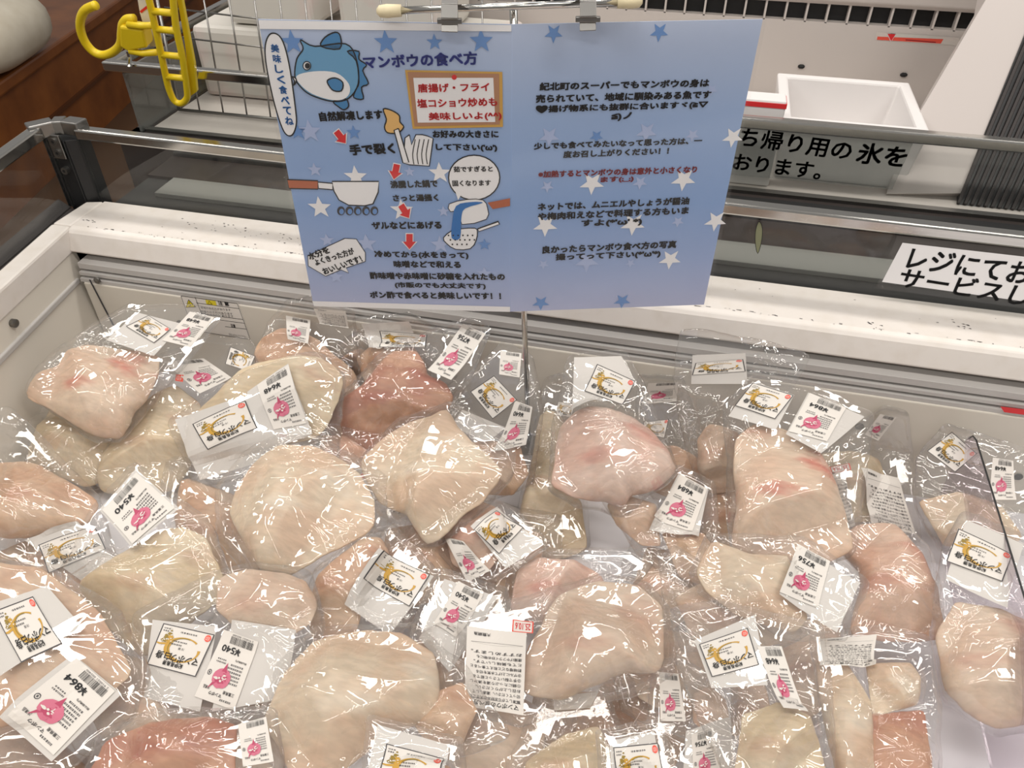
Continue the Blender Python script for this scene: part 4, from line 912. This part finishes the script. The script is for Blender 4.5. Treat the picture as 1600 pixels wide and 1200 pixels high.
# every bag: flesh outlines and flat labels as seen in the photograph, height of its middle above the well floor (m), lean towards the shopper and sideways (degrees)
BAGS = [
 # --- back row against the rear panel
 dict(c=[[(403, 551), (415, 530), (441, 517), (468, 519), (497, 535), (521, 557), (545, 578), (553, 600), (552, 621), (530, 650), (480, 650), (410, 600)]], m=['tan'], l=[('price', [(447, 493), (485, 500), (482, 537), (450, 530)], ''), ('info', [(490, 482), (540, 486), (545, 513), (500, 506)])],
      film=[(403, 560), (425, 505), (450, 475), (485, 468), (550, 488), (562, 600), (550, 650)], h=0.109, ax=54, ay=0, s=1, d='tan fish portion in a bag against the rear panel below the left poster corner'),
 dict(c=[[(560, 560), (585, 540), (640, 540), (655, 560), (640, 600), (580, 610)]], m=['tan'], l=[('card', [(564, 506), (639, 502), (652, 541), (576, 543)]), ('brand', [(593, 517), (668, 523), (665, 543), (593, 542)])],
      film=[(556, 500), (640, 495), (690, 520), (690, 545), (660, 600), (570, 610)], h=0.127, ax=54, ay=0, s=2, d='bag flap with a framed brand label standing behind the red-brown fish slab'),
 dict(c=[[(1092, 690), (1108, 665), (1130, 668), (1152, 680), (1150, 760), (1112, 768), (1092, 730)]], m=['pale'], l=[('card', [(1082, 555), (1165, 552), (1168, 600), (1080, 600)]), ('brand', [(1087, 567), (1161, 561), (1165, 580), (1081, 586)])],
      film=[(1068, 524), (1102, 520), (1180, 535), (1258, 560), (1240, 590), (1160, 650), (1150, 775), (1100, 770), (1075, 690), (1058, 600)], h=0.108, ax=60, ay=0, s=3, d='tall milky bag flap standing against the rear panel right of the sign pole'),
 dict(c=[[(1285, 712), (1330, 708), (1370, 720), (1385, 760), (1370, 810), (1310, 810)]], m=['cream'], l=[('price', [(1375, 647), (1401, 652), (1372, 689), (1351, 679)], ''), ('info', [(1294, 733), (1313, 731), (1336, 821), (1320, 827)]), ('tag', [(1296, 730), (1327, 724), (1330, 734), (1299, 740)]), ('info', [(1345, 731), (1404, 747), (1431, 835), (1361, 818)])],
      film=[(1350, 665), (1380, 640), (1415, 652), (1400, 690), (1435, 840), (1360, 860), (1290, 830), (1275, 720)], h=0.06, ax=32, ay=0, s=4, d='yellowish fish portion with a long text sheet, beside the clear divider'),
 dict(c=[[(1440, 785), (1500, 772), (1560, 790), (1592, 838), (1570, 862), (1480, 850)]], m=['white'], l=[('brand', [(1487, 675), (1526, 709), (1492, 738), (1448, 705)]), ('price', [(1551, 715), (1583, 720), (1588, 781), (1550, 781)], '648')],
      film=[(1436, 720), (1480, 668), (1530, 690), (1600, 705), (1620, 780), (1600, 860), (1470, 855), (1436, 790)], h=0.07, ax=34, ay=0, s=5, d='whitish bag behind the top of the clear divider, price label at its right'),
 dict(c=[[(849, 649), (879, 657), (884, 690), (872, 735), (884, 765), (905, 780), (914, 850), (870, 866), (826, 856), (812, 815), (824, 765), (838, 700), (842, 665)]], m=['cream'], l=[('brand', [(872, 628), (898, 632), (893, 654), (869, 650)])],
      film=[(850, 600), (880, 590), (905, 620), (895, 700), (920, 850), (870, 875), (824, 866), (808, 815), (840, 690)], h=0.051, ax=26, ay=0, s=6, d='long cream fish portion standing just right of the sign pole'),
 dict(c=[[(715, 700), (760, 690), (810, 700), (822, 740), (800, 770), (740, 770)]], m=['tan'], l=[('price', [(782, 548), (815, 552), (812, 590), (780, 585)], ''), ('card', [(722, 640), (790, 668), (760, 690), (705, 665)]), ('brand', [(772, 587), (808, 625), (770, 655), (735, 612)]), ('price', [(805, 626), (832, 636), (822, 695), (770, 705)], '640')],
      film=[(700, 640), (735, 590), (785, 540), (830, 560), (842, 640), (830, 750), (760, 780), (710, 740)], h=0.077, ax=40, ay=0, s=7, d='bag of upright labels at the left of the sign pole, brand and price label'),
 # --- left group
 dict(c=[[(40, 685), (48, 661), (67, 639), (107, 645), (149, 665), (181, 680), (175, 700), (165, 722), (149, 751), (133, 756), (93, 740), (50, 725)]], m=['cream'], l=[], film=[(34, 690), (45, 650), (110, 630), (185, 670), (190, 700), (150, 762), (60, 740)], h=0.045, ax=18, ay=8, s=8, d='round cream fish portion under the red-streaked piece at far left'),
 dict(c=[[(155, 746), (165, 711), (203, 658), (240, 621), (267, 610), (293, 623), (309, 637), (305, 690), (291, 730), (272, 760), (213, 770), (165, 762)]], m=['cream'], l=[('price', [(258, 566), (318, 560), (362, 590), (312, 615)], ''), ('brand', [(399, 557), (389, 581), (352, 569), (360, 542)]), ('seal', [(275, 585), (287, 586), (286, 597), (274, 595)])],
      film=[(150, 750), (190, 660), (240, 600), (250, 560), (320, 535), (385, 530), (405, 565), (360, 610), (320, 650), (300, 760), (210, 778)], h=0.056, ax=26, ay=8, s=9, d='long smooth cream fish portion leaning between the left pieces, pink stamped flap above'),
 dict(c=[[(49, 607), (69, 583), (93, 575), (107, 551), (139, 543), (187, 549), (221, 554), (241, 562), (237, 589), (221, 623), (205, 642), (187, 679), (149, 677), (112, 655), (80, 634), (51, 621)]], m=['red'], l=[('card', [(211, 487), (282, 505), (240, 556), (165, 531)]), ('brand', [(232, 493), (267, 514), (241, 536), (197, 510)]), ('price', [(297, 487), (335, 496), (298, 543), (253, 532)], '648')],
      film=[(44, 610), (64, 575), (100, 545), (135, 520), (200, 480), (300, 480), (342, 495), (300, 550), (245, 590), (215, 640), (190, 688), (148, 685)], h=0.127, ax=30, ay=10, s=10, d='red-streaked pinkish fish slab on top at far left, brand and price flaps behind'),
 dict(c=[[(-20, 730), (40, 725), (70, 735), (110, 758), (150, 785), (138, 815), (100, 825), (40, 835), (-20, 835)]], m=['tan'], l=[('card', [(38, 844), (120, 814), (176, 872), (128, 908)]), ('brand', [(60, 852), (148, 822), (166, 858), (76, 896)])],
      film=[(-30, 640), (20, 640), (52, 735), (150, 780), (182, 870), (130, 915), (30, 880), (-30, 850)], h=0.089, ax=20, ay=6, s=11, d='tan fish portion at the left edge with a crumpled film collar'),
 # --- centre back
 dict(c=[[(380, 583), (407, 570), (455, 562), (495, 562), (519, 575), (529, 599), (524, 621), (511, 647), (505, 661), (487, 680), (400, 700), (310, 710), (320, 640)]], m=['cream'], l=[('card', [(273, 655), (388, 618), (412, 720), (312, 750)]), ('card', [(386, 612), (450, 568), (488, 678), (408, 708)]), ('brand', [(301, 663), (384, 626), (403, 669), (325, 703)]), ('price', [(402, 602), (451, 570), (480, 661), (428, 671)], '648')],
      film=[(268, 655), (330, 620), (400, 580), (460, 560), (500, 556), (535, 590), (520, 720), (485, 690), (330, 756), (308, 755)], h=0.135, ax=34, ay=0, s=12, thick=.020, d='cream fish bag with two big white insert cards priced 648'),
 dict(c=[[(516, 661), (540, 631), (572, 605), (601, 565), (615, 554), (647, 554), (660, 573), (663, 589), (687, 599), (700, 623), (692, 647), (647, 661), (628, 663), (607, 685), (585, 709), (551, 687), (521, 671)]], m=['brown'], l=[('price', [(724, 506), (759, 522), (705, 594), (668, 578)], '756')],
      film=[(510, 664), (560, 595), (610, 545), (660, 540), (725, 500), (765, 518), (712, 600), (705, 640), (640, 675), (588, 715)], h=0.123, ax=32, ay=-4, s=13, d='red-brown fish slab in the middle, price label 756 on its flap'),
 dict(c=[[(1030, 700), (1060, 700), (1084, 715), (1104, 750), (1098, 775), (1060, 780), (1020, 765)]], m=['tan'], l=[('price', [(1013, 599), (1060, 597), (1057, 627), (1003, 632)], ''), ('brand', [(1005, 660), (1045, 655), (1038, 685), (1008, 677)])],
      film=[(1000, 592), (1066, 592), (1075, 680), (1112, 750), (1100, 785), (1020, 775), (1000, 670)], h=0.06, ax=36, ay=0, s=14, d='tan fish portion tucked behind the pink chunk, pale flap above'),
 dict(c=[[(881, 673), (897, 655), (921, 641), (953, 645), (983, 656), (1015, 680), (1034, 703), (1049, 735), (1027, 758), (1004, 766), (983, 772), (972, 788), (951, 780), (921, 777), (895, 771), (866, 757), (870, 735), (877, 703)]], m=['pink'], l=[('card', [(897, 558), (971, 556), (995, 600), (893, 640)]), ('brand', [(933, 569), (993, 596), (973, 633), (913, 611)])],
      film=[(860, 760), (870, 680), (890, 560), (975, 550), (1000, 600), (1000, 660), (1056, 735), (975, 800), (900, 785)], h=0.131, ax=28, ay=0, s=15, d='large pink fish chunk right of the pole with a brand card above it'),
 dict(c=[[(950, 790), (985, 778), (1022, 790), (1030, 850), (1002, 850), (965, 820)], [(1037, 832), (1098, 836), (1112, 857), (1098, 912), (1062, 898)]], m=['pale', 'tan'], l=[('card', [(1060, 740), (1107, 764), (1092, 838), (1014, 828)]), ('price', [(1063, 741), (1105, 764), (1082, 830), (1022, 806)], '684')],
      film=[(945, 785), (1020, 770), (1060, 732), (1112, 760), (1120, 860), (1100, 920), (1055, 905), (1000, 860)], h=0.075, ax=22, ay=0, s=16, thick=.02, d='two small pieces in a bag with price label 684, below the pink chunk'),
 dict(c=[[(1155, 690), (1180, 668), (1220, 676), (1250, 690), (1280, 715), (1300, 760), (1310, 790), (1327, 850), (1292, 872), (1230, 867), (1180, 862), (1150, 852), (1157, 800), (1152, 745)]], m=['red'], l=[('card', [(1176, 596), (1241, 617), (1212, 672), (1138, 650)]), ('brand', [(1176, 598), (1240, 618), (1211, 655), (1148, 634)]), ('card', [(1263, 613), (1351, 651), (1283, 708), (1228, 678)]), ('price', [(1265, 614), (1322, 637), (1292, 690), (1232, 674)], '864')],
      film=[(1136, 640), (1176, 590), (1265, 606), (1356, 650), (1290, 715), (1315, 780), (1335, 856), (1292, 882), (1145, 862), (1140, 730)], h=0.137, ax=28, ay=-3, s=17, d='big cream fish chunk with a red wound, back right, priced 864'),
 # --- middle band
 dict(c=[[(505, 682), (540, 683), (577, 709), (572, 728), (535, 735), (500, 720)]], m=['salmon'], l=[('card', [(528, 740), (566, 730), (588, 828), (560, 820)]), ('brand', [(528, 760), (568, 736), (592, 780), (562, 796)]), ('price', [(568, 744), (600, 740), (646, 802), (620, 813)], '756')],
      film=[(498, 676), (550, 675), (606, 735), (655, 805), (625, 822), (560, 828), (505, 740)], h=0.085, ax=24, ay=0, s=18, thick=.016, d='small salmon-coloured piece between two big cream bags, label flap below'),
 dict(c=[[(572, 722), (607, 687), (640, 665), (673, 657), (695, 647), (715, 675), (737, 696), (761, 717), (777, 738), (747, 782), (725, 794), (690, 832), (665, 844), (640, 802), (600, 782), (578, 745)]], m=['white'], l=[],
      film=[(562, 728), (625, 660), (700, 636), (735, 650), (800, 705), (795, 740), (760, 785), (690, 845), (660, 852), (595, 795)], h=0.147, ax=24, ay=-2, s=19, d='white glossy fish chunk in the middle in front of the red-brown slab'),
 dict(c=[[(375, 772), (400, 730), (440, 703), (480, 703), (520, 718), (555, 743), (577, 780), (574, 822), (542, 842), (500, 862), (450, 892), (420, 887), (395, 852), (368, 802)]], m=['white'], l=[],
      film=[(345, 765), (385, 712), (440, 686), (500, 690), (600, 745), (595, 830), (560, 852), (470, 896), (405, 905), (350, 840)], h=0.135, ax=22, ay=0, s=20, d='large folded pale fish chunk in the left centre under the 648 cards'),
 dict(c=[[(690, 800), (740, 782), (780, 800), (790, 850), (760, 890), (710, 880)]], m=['salmon'], l=[('card', [(735, 822), (776, 792), (850, 850), (790, 888)]), ('brand', [(740, 828), (776, 798), (818, 824), (780, 866)]), ('price', [(696, 843), (724, 846), (766, 892), (730, 910)], '')],
      film=[(685, 795), (740, 775), (800, 800), (855, 850), (790, 895), (740, 918), (690, 860)], h=0.097, ax=20, ay=0, s=21, thick=.022, d='mauve-pink piece in the middle with a brand card pointing right'),
 dict(c=[[(1095, 895), (1118, 850), (1168, 868), (1228, 872), (1240, 920), (1258, 962), (1235, 984), (1150, 957), (1106, 922)]], m=['white'], l=[('card', [(1247, 850), (1300, 877), (1346, 912), (1310, 990), (1218, 930)][:1]+[(1344, 910), (1308, 988), (1218, 928)]), ('price', [(1247, 850), (1297, 877), (1278, 950), (1218, 925)], '756')],
      film=[(1085, 900), (1115, 840), (1250, 845), (1352, 908), (1312, 996), (1230, 992), (1100, 930)], h=0.164, ax=20, ay=-2, s=22, thick=.022, d='ivory fish piece under the ivory bag flap with price label 756, right centre'),
 dict(c=[[(1319, 842), (1345, 826), (1395, 826), (1432, 868), (1458, 925), (1470, 988), (1435, 996), (1383, 996), (1329, 987), (1338, 947), (1347, 918), (1341, 880), (1315, 866)]], m=['salmon'], l=[],
      film=[(1308, 845), (1345, 815), (1402, 815), (1444, 868), (1476, 990), (1440, 1004), (1325, 996)], h=0.086, ax=20, ay=-4, s=23, d='salmon-pink fish chunk left of the clear divider'),
 dict(c=[[(1062, 935), (1100, 915), (1150, 935), (1230, 960), (1250, 990), (1180, 1010), (1090, 1000)]], m=['pale'], l=[], film=[(1035, 880), (1060, 860), (1110, 915), (1260, 985), (1180, 1020), (1070, 1010), (1050, 960)], h=0.125, ax=18, ay=0, s=24, d='pale fish piece lying under the ivory piece in right centre'),
 dict(c=[[(801, 948), (815, 892), (843, 876), (895, 880), (932, 897), (942, 925), (900, 960), (850, 975)]], m=['pink'], l=[],
      film=[(790, 955), (805, 885), (843, 864), (900, 866), (950, 900), (990, 860), (1015, 880), (960, 940), (850, 985)], h=0.07, ax=20, ay=0, s=25, d='pale pink piece behind the info sheet bag in lower centre'),
 dict(c=[[(132, 912), (180, 878), (248, 836), (285, 828), (314, 842), (342, 896), (346, 930), (302, 962), (262, 1002), (224, 1018), (170, 970)]], m=['cream'], l=[('card', [(154, 796), (212, 732), (280, 794), (206, 856)]), ('price', [(160, 797), (213, 738), (274, 793), (207, 850)], '540')],
      film=[(148, 800), (212, 726), (290, 792), (330, 830), (355, 900), (350, 945), (300, 990), (225, 1028), (110, 960), (100, 900)], h=0.105, ax=20, ay=5, s=26, d='yellowish cream fish chunk at left with a 540 label turned as a diamond'),
 dict(c=[[(350, 905), (390, 893), (440, 898), (474, 910), (490, 944), (478, 972), (452, 988), (380, 985), (345, 950)]], m=['pale'], l=[('card', [(238, 968), (338, 978), (312, 1112), (224, 1090)]), ('card', [(362, 968), (462, 984), (442, 1092), (330, 1112)]), ('brand', [(256, 974), (336, 992), (306, 1058), (230, 1038)]), ('price', [(350, 984), (404, 1003), (366, 1110), (304, 1088)], '540')],
      film=[(222, 960), (340, 900), (400, 885), (480, 900), (498, 960), (484, 1050), (428, 1116), (320, 1122), (216, 1095)], h=0.131, ax=18, ay=2, s=27, thick=.02, d='pale piece with two white cards, brand and 540, lower left'),
 dict(c=[[(485, 955), (500, 900), (530, 875), (565, 848), (592, 842), (604, 870), (570, 930), (555, 985), (495, 1002)]], m=['tan'], l=[('card', [(592, 856), (678, 900), (608, 992), (538, 944)]), ('brand', [(600, 860), (672, 898), (640, 948), (568, 904)])],
      film=[(478, 960), (500, 890), (612, 826), (682, 900), (612, 1000), (490, 1012)], h=0.105, ax=20, ay=0, s=28, thick=.022, d='tan piece in lower centre with a tilted brand card at its right'),
 # --- front
 dict(c=[[(878, 934), (937, 915), (992, 921), (1027, 948), (1029, 1025), (1020, 1048), (976, 1048), (948, 1058), (885, 1087), (824, 1080), (824, 1039), (841, 997)]], m=['pale'], l=[('info', [(730, 978), (823, 988), (818, 1118), (725, 1103)]), ('tag', [(801, 968), (834, 972), (833, 990), (800, 987)])],
      film=[(722, 965), (800, 958), (870, 925), (940, 905), (1010, 915), (1050, 970), (1045, 1050), (985, 1080), (890, 1100), (822, 1128), (716, 1108)], h=0.133, ax=18, ay=0, s=29, d='rounded pale fish chunk in the lower centre with the printed cooking sheet'),
 dict(c=[[(650, 1010), (690, 985), (730, 1000), (740, 1060), (700, 1090), (655, 1070)]], m=['tan'], l=[('card', [(694, 904), (778, 932), (702, 1050), (654, 998)]), ('price', [(716, 908), (756, 928), (712, 996), (676, 976)], '540')],
      film=[(685, 895), (785, 925), (790, 960), (745, 1080), (690, 1100), (640, 1040), (650, 990)], h=0.097, ax=18, ay=0, s=30, thick=.02, d='bag with a 540 label beside the tilted brand card, lower centre'),
 dict(c=[[(496, 1008), (560, 994), (620, 998), (670, 1022), (680, 1080), (662, 1122), (604, 1142), (540, 1194), (470, 1210), (438, 1152), (422, 1128), (450, 1060)], [(668, 1090), (720, 1070), (742, 1110), (720, 1160), (670, 1160), (650, 1130)]], m=['white', 'tan'], l=[],
      film=[(412, 1130), (445, 1040), (500, 988), (640, 985), (720, 1040), (790, 1150), (740, 1170), (600, 1170), (480, 1225), (420, 1180)], h=0.125, ax=16, ay=0, s=31, d='biggest white fish chunk at the bottom centre left'),
 dict(c=[[(-40, 880), (60, 895), (150, 960), (200, 1050), (120, 1110), (-40, 1130)]], m=['tan'], l=[('card', [(-20, 945), (72, 914), (130, 980), (0, 1056)]), ('brand', [(-8, 955), (52, 932), (98, 1006), (34, 1036)]), ('card', [(114, 1022), (190, 1084), (80, 1190), (-2, 1120)]), ('price', [(120, 1028), (180, 1080), (84, 1180), (12, 1118)], '864')],
      film=[(-50, 870), (70, 890), (180, 960), (230, 1050), (205, 1120), (90, 1205), (-50, 1200)], h=0.135, ax=16, ay=6, s=32, thick=.016, d='bag at the lower left corner with large brand card and 864 label'),
 dict(c=[[(140, 1215), (172, 1160), (240, 1130), (320, 1122), (362, 1136), (356, 1215)]], m=['brown'], l=[('price', [(372, 1132), (416, 1120), (428, 1190), (380, 1198)], '')],
      film=[(125, 1230), (165, 1145), (250, 1115), (420, 1110), (436, 1200), (360, 1240)], h=0.12, ax=14, ay=0, s=33, d='brownish-pink piece cut off by the bottom edge, left'),
 dict(c=[[(825, 1190), (885, 1150), (932, 1138), (962, 1200), (960, 1240), (830, 1240)]], m=['cream'], l=[('card', [(864, 1088), (936, 1080), (922, 1106), (866, 1110)])],
      film=[(800, 1195), (850, 1085), (940, 1075), (985, 1200), (970, 1250), (810, 1250)], h=0.084, ax=14, ay=0, s=34, d='cream piece cut off by the bottom edge, centre right'),
 dict(c=[[(590, 1205), (640, 1190), (700, 1200), (720, 1260), (590, 1270)]], m=['tan'], l=[('card', [(590, 1132), (702, 1164), (690, 1250), (570, 1225)]), ('brand', [(604, 1162), (695, 1186), (684, 1255), (588, 1232)])],
      film=[(582, 1125), (712, 1160), (730, 1260), (570, 1270)], h=0.165, ax=12, ay=0, s=35, thick=.015, d='brand card cut off by the bottom edge, left of centre'),
 dict(c=[[(950, 1215), (1000, 1195), (1040, 1215), (1040, 1260), (950, 1260)]], m=['tan'], l=[('card', [(952, 1158), (1022, 1142), (1042, 1250), (962, 1262)]), ('brand', [(958, 1168), (1028, 1161), (1042, 1240), (968, 1250)])],
      film=[(940, 1150), (1028, 1132), (1060, 1250), (950, 1270)], h=0.14, ax=12, ay=0, s=36, thick=.014, d='brand card with red seal cut off by the bottom edge, right of centre'),
 dict(c=[[(1085, 1085), (1110, 1075), (1132, 1095), (1140, 1140), (1110, 1150), (1085, 1125)]], m=['pale'], l=[('price', [(1030, 1050), (1060, 1053), (1072, 1127), (1032, 1127)], ''), ('card', [(1072, 1142), (1142, 1120), (1152, 1220), (1066, 1225)]), ('price', [(1080, 1148), (1114, 1136), (1130, 1220), (1084, 1225)], '756')],
      film=[(1024, 1040), (1070, 1040), (1140, 1085), (1160, 1220), (1060, 1235), (1020, 1140)], h=0.1, ax=16, ay=0, s=37, thick=.018, d='bag with the 756 label at the bottom edge, right of centre'),
 dict(c=[[(1165, 1120), (1215, 1102), (1262, 1122), (1290, 1215), (1150, 1230)]], m=['cream'], l=[('card', [(1085, 1000), (1180, 960), (1200, 1070), (1112, 1075)]), ('brand', [(1092, 1007), (1168, 981), (1186, 1039), (1112, 1058)]), ('price', [(1183, 1010), (1221, 1010), (1263, 1112), (1224, 1106)], '648')],
      film=[(1055, 960), (1120, 945), (1280, 985), (1292, 1120), (1300, 1225), (1150, 1240), (1120, 1110), (1070, 1050)], h=0.135, ax=18, ay=0, s=38, thick=.022, d='yellow-cream piece low right under a milky flap with brand label and 648'),
 dict(c=[[(1281, 1044), (1320, 1040), (1357, 1100), (1360, 1150), (1366, 1225), (1316, 1225), (1290, 1120)], [(1360, 1042), (1420, 1040), (1435, 1062), (1429, 1098), (1369, 1113)], [(1357, 1124), (1440, 1117), (1452, 1220), (1370, 1225)]], m=['white', 'white', 'brown'],
      l=[('info', [(1281, 999), (1370, 991), (1368, 1038), (1281, 1040)])], film=[(1272, 1000), (1370, 985), (1450, 1000), (1460, 1100), (1462, 1240), (1300, 1240)], h=0.095, ax=14, ay=0, s=39, thick=.02, d='three pieces in one bag at lower right, text sheet at its top'),
 dict(c=[[(1468, 997), (1484, 966), (1497, 947), (1560, 957), (1620, 985), (1650, 1110), (1557, 1132), (1513, 1107), (1481, 1075)]], m=['pale'], l=[('card', [(1510, 812), (1600, 850), (1575, 950), (1478, 905)]), ('brand', [(1497, 826), (1582, 867), (1566, 909), (1478, 877)])],
      film=[(1475, 870), (1505, 805), (1610, 850), (1680, 980), (1660, 1120), (1557, 1145), (1470, 1085), (1462, 990)], h=0.1, ax=20, ay=-4, s=40, d='big pale fish chunk seen through the clear divider at right'),
]
FILL = [([(300, 770), (360, 790), (400, 850), (370, 905), (310, 880), (290, 820)], 'tan', 'tan piece low in the pile under the folded pale chunk, left centre'),
 ([(620, 840), (680, 830), (720, 860), (720, 910), (650, 930), (610, 890)], 'tan', 'tan piece low in the pile behind the tilted brand card'),
 ([(700, 1090), (770, 1085), (830, 1120), (820, 1180), (730, 1190), (690, 1140)], 'pale', 'pale piece low in the pile below the printed cooking sheet'),
 ([(60, 860), (130, 900), (140, 960), (80, 990), (0, 960), (-10, 890)], 'tan', 'tan piece low in the pile under the lower left brand card'),
 ([(1040, 1000), (1090, 1010), (1100, 1070), (1060, 1100), (1010, 1080), (1000, 1030)], 'pale', 'pale piece low in the pile right of the rounded pale chunk'),
 ([(190, 1040), (290, 1070), (330, 1120), (260, 1160), (180, 1140), (150, 1090)], 'pale', 'pale piece low in the pile under the two white cards'),
 ([(960, 1070), (1020, 1060), (1060, 1110), (1040, 1180), (960, 1180), (940, 1120)], 'tan', 'tan piece low in the pile at bottom, right of centre'),
 ([(1240, 985), (1300, 990), (1300, 1080), (1250, 1110), (1220, 1050)], 'pale', 'pale piece low in the pile left of the lower right text sheet'),
 ([(380, 1080), (440, 1070), (450, 1150), (410, 1220), (340, 1230), (340, 1130)], 'pale', 'pale piece low in the pile below the lower left 540 label'),
 ([(560, 560), (640, 600), (560, 660), (500, 650), (520, 590)], 'tan', 'tan piece low in the pile under the red-brown slab'),
 ([(780, 840), (830, 850), (830, 920), (780, 960), (730, 930), (740, 870)], 'tan', 'tan piece low in the pile behind the printed cooking sheet'),
 ([(1120, 770), (1160, 780), (1170, 850), (1110, 860), (1100, 800)], 'tan', 'tan piece low in the pile left of the red wounded chunk'),
 ([(850, 1095), (930, 1095), (950, 1150), (900, 1180), (840, 1150)], 'tan', 'tan piece low in the pile beside the small blank slip, bottom centre'),
 ([(1020, 870), (1070, 880), (1085, 940), (1040, 970), (1000, 920)], 'pale', 'pale piece low in the pile left of the ivory piece'),
 ([(1150, 1080), (1190, 1080), (1200, 1130), (1150, 1140)], 'pale', 'pale piece low in the pile under the milky flap, lower right'),
 ([(-30, 1130), (60, 1150), (120, 1215), (40, 1260), (-60, 1240)], 'tan', 'tan piece low in the pile at the bottom left corner')]
FH = [0.036, 0.06, 0.071, 0.033, 0.082, 0.068, 0.03, 0.036, 0.03, 0.03, 0.03, 0.03, 0.051, 0.03, 0.032, 0.036]
for k, (c, m, d) in enumerate(FILL):
    cx, cy = np.mean(np.array(c), 0); c = [(cx+(x-cx)*1.25, cy+(y-cy)*1.25) for x, y in c]; BAGS.append(dict(c=[c], m=[m], l=[], film=[(cx+(x-cx)*1.5, cy+(y-cy)*1.5) for x, y in c], h=FH[k], ax=8, ay=0, s=60+k, d=d))
KIND = {'brand': brand_label, 'info': lambda f, p, s: info_sheet(f, p), 'tag': lambda f, p, s: seal_tag(f, p), 'card': lambda f, p, s: blank_card(f, p), 'seal': lambda f, p, s: red_seal(f, p)}
def red_seal(f, p):
    L = Label(f); L.base('vermilion'); L.text('印', .2, .15, .8, .85, 'paper', .0006, 0); return L.build('seal_mark', p)
for B in BAGS:
    g = Bag(B['c'], B['l'], B['h'], B['ax'], B['ay'], B['s'], B.get('thick'), grow=1.16 if B['s'] == 39 else 1.09)
    e = empty('fish_bag', g.O, B['d'], 'bagged fish', 'sealed fish bags in the freezer')
    g.flesh([FL[m] for m in B['m']], e)
    nc = 0; g.calm = [[g.pl(*p) for p in l[1]] for l in B['l'] if l[0] in ('brand', 'price', 'info')]
    for l in B['l']:
        f0 = g.sheet(l[1])
        if l[0] == 'card': nc += 1; blank_card(f0, e)
        else:
            f = (lambda uv, h, f0=f0: f0(uv, h+.0012))
            if l[0] == 'price': price_label(f, e, l[2], B['s'])
            else: KIND[l[0]](f, e, B['s'])
    g.film(B['film'], e, fine=B['s'] < 60)
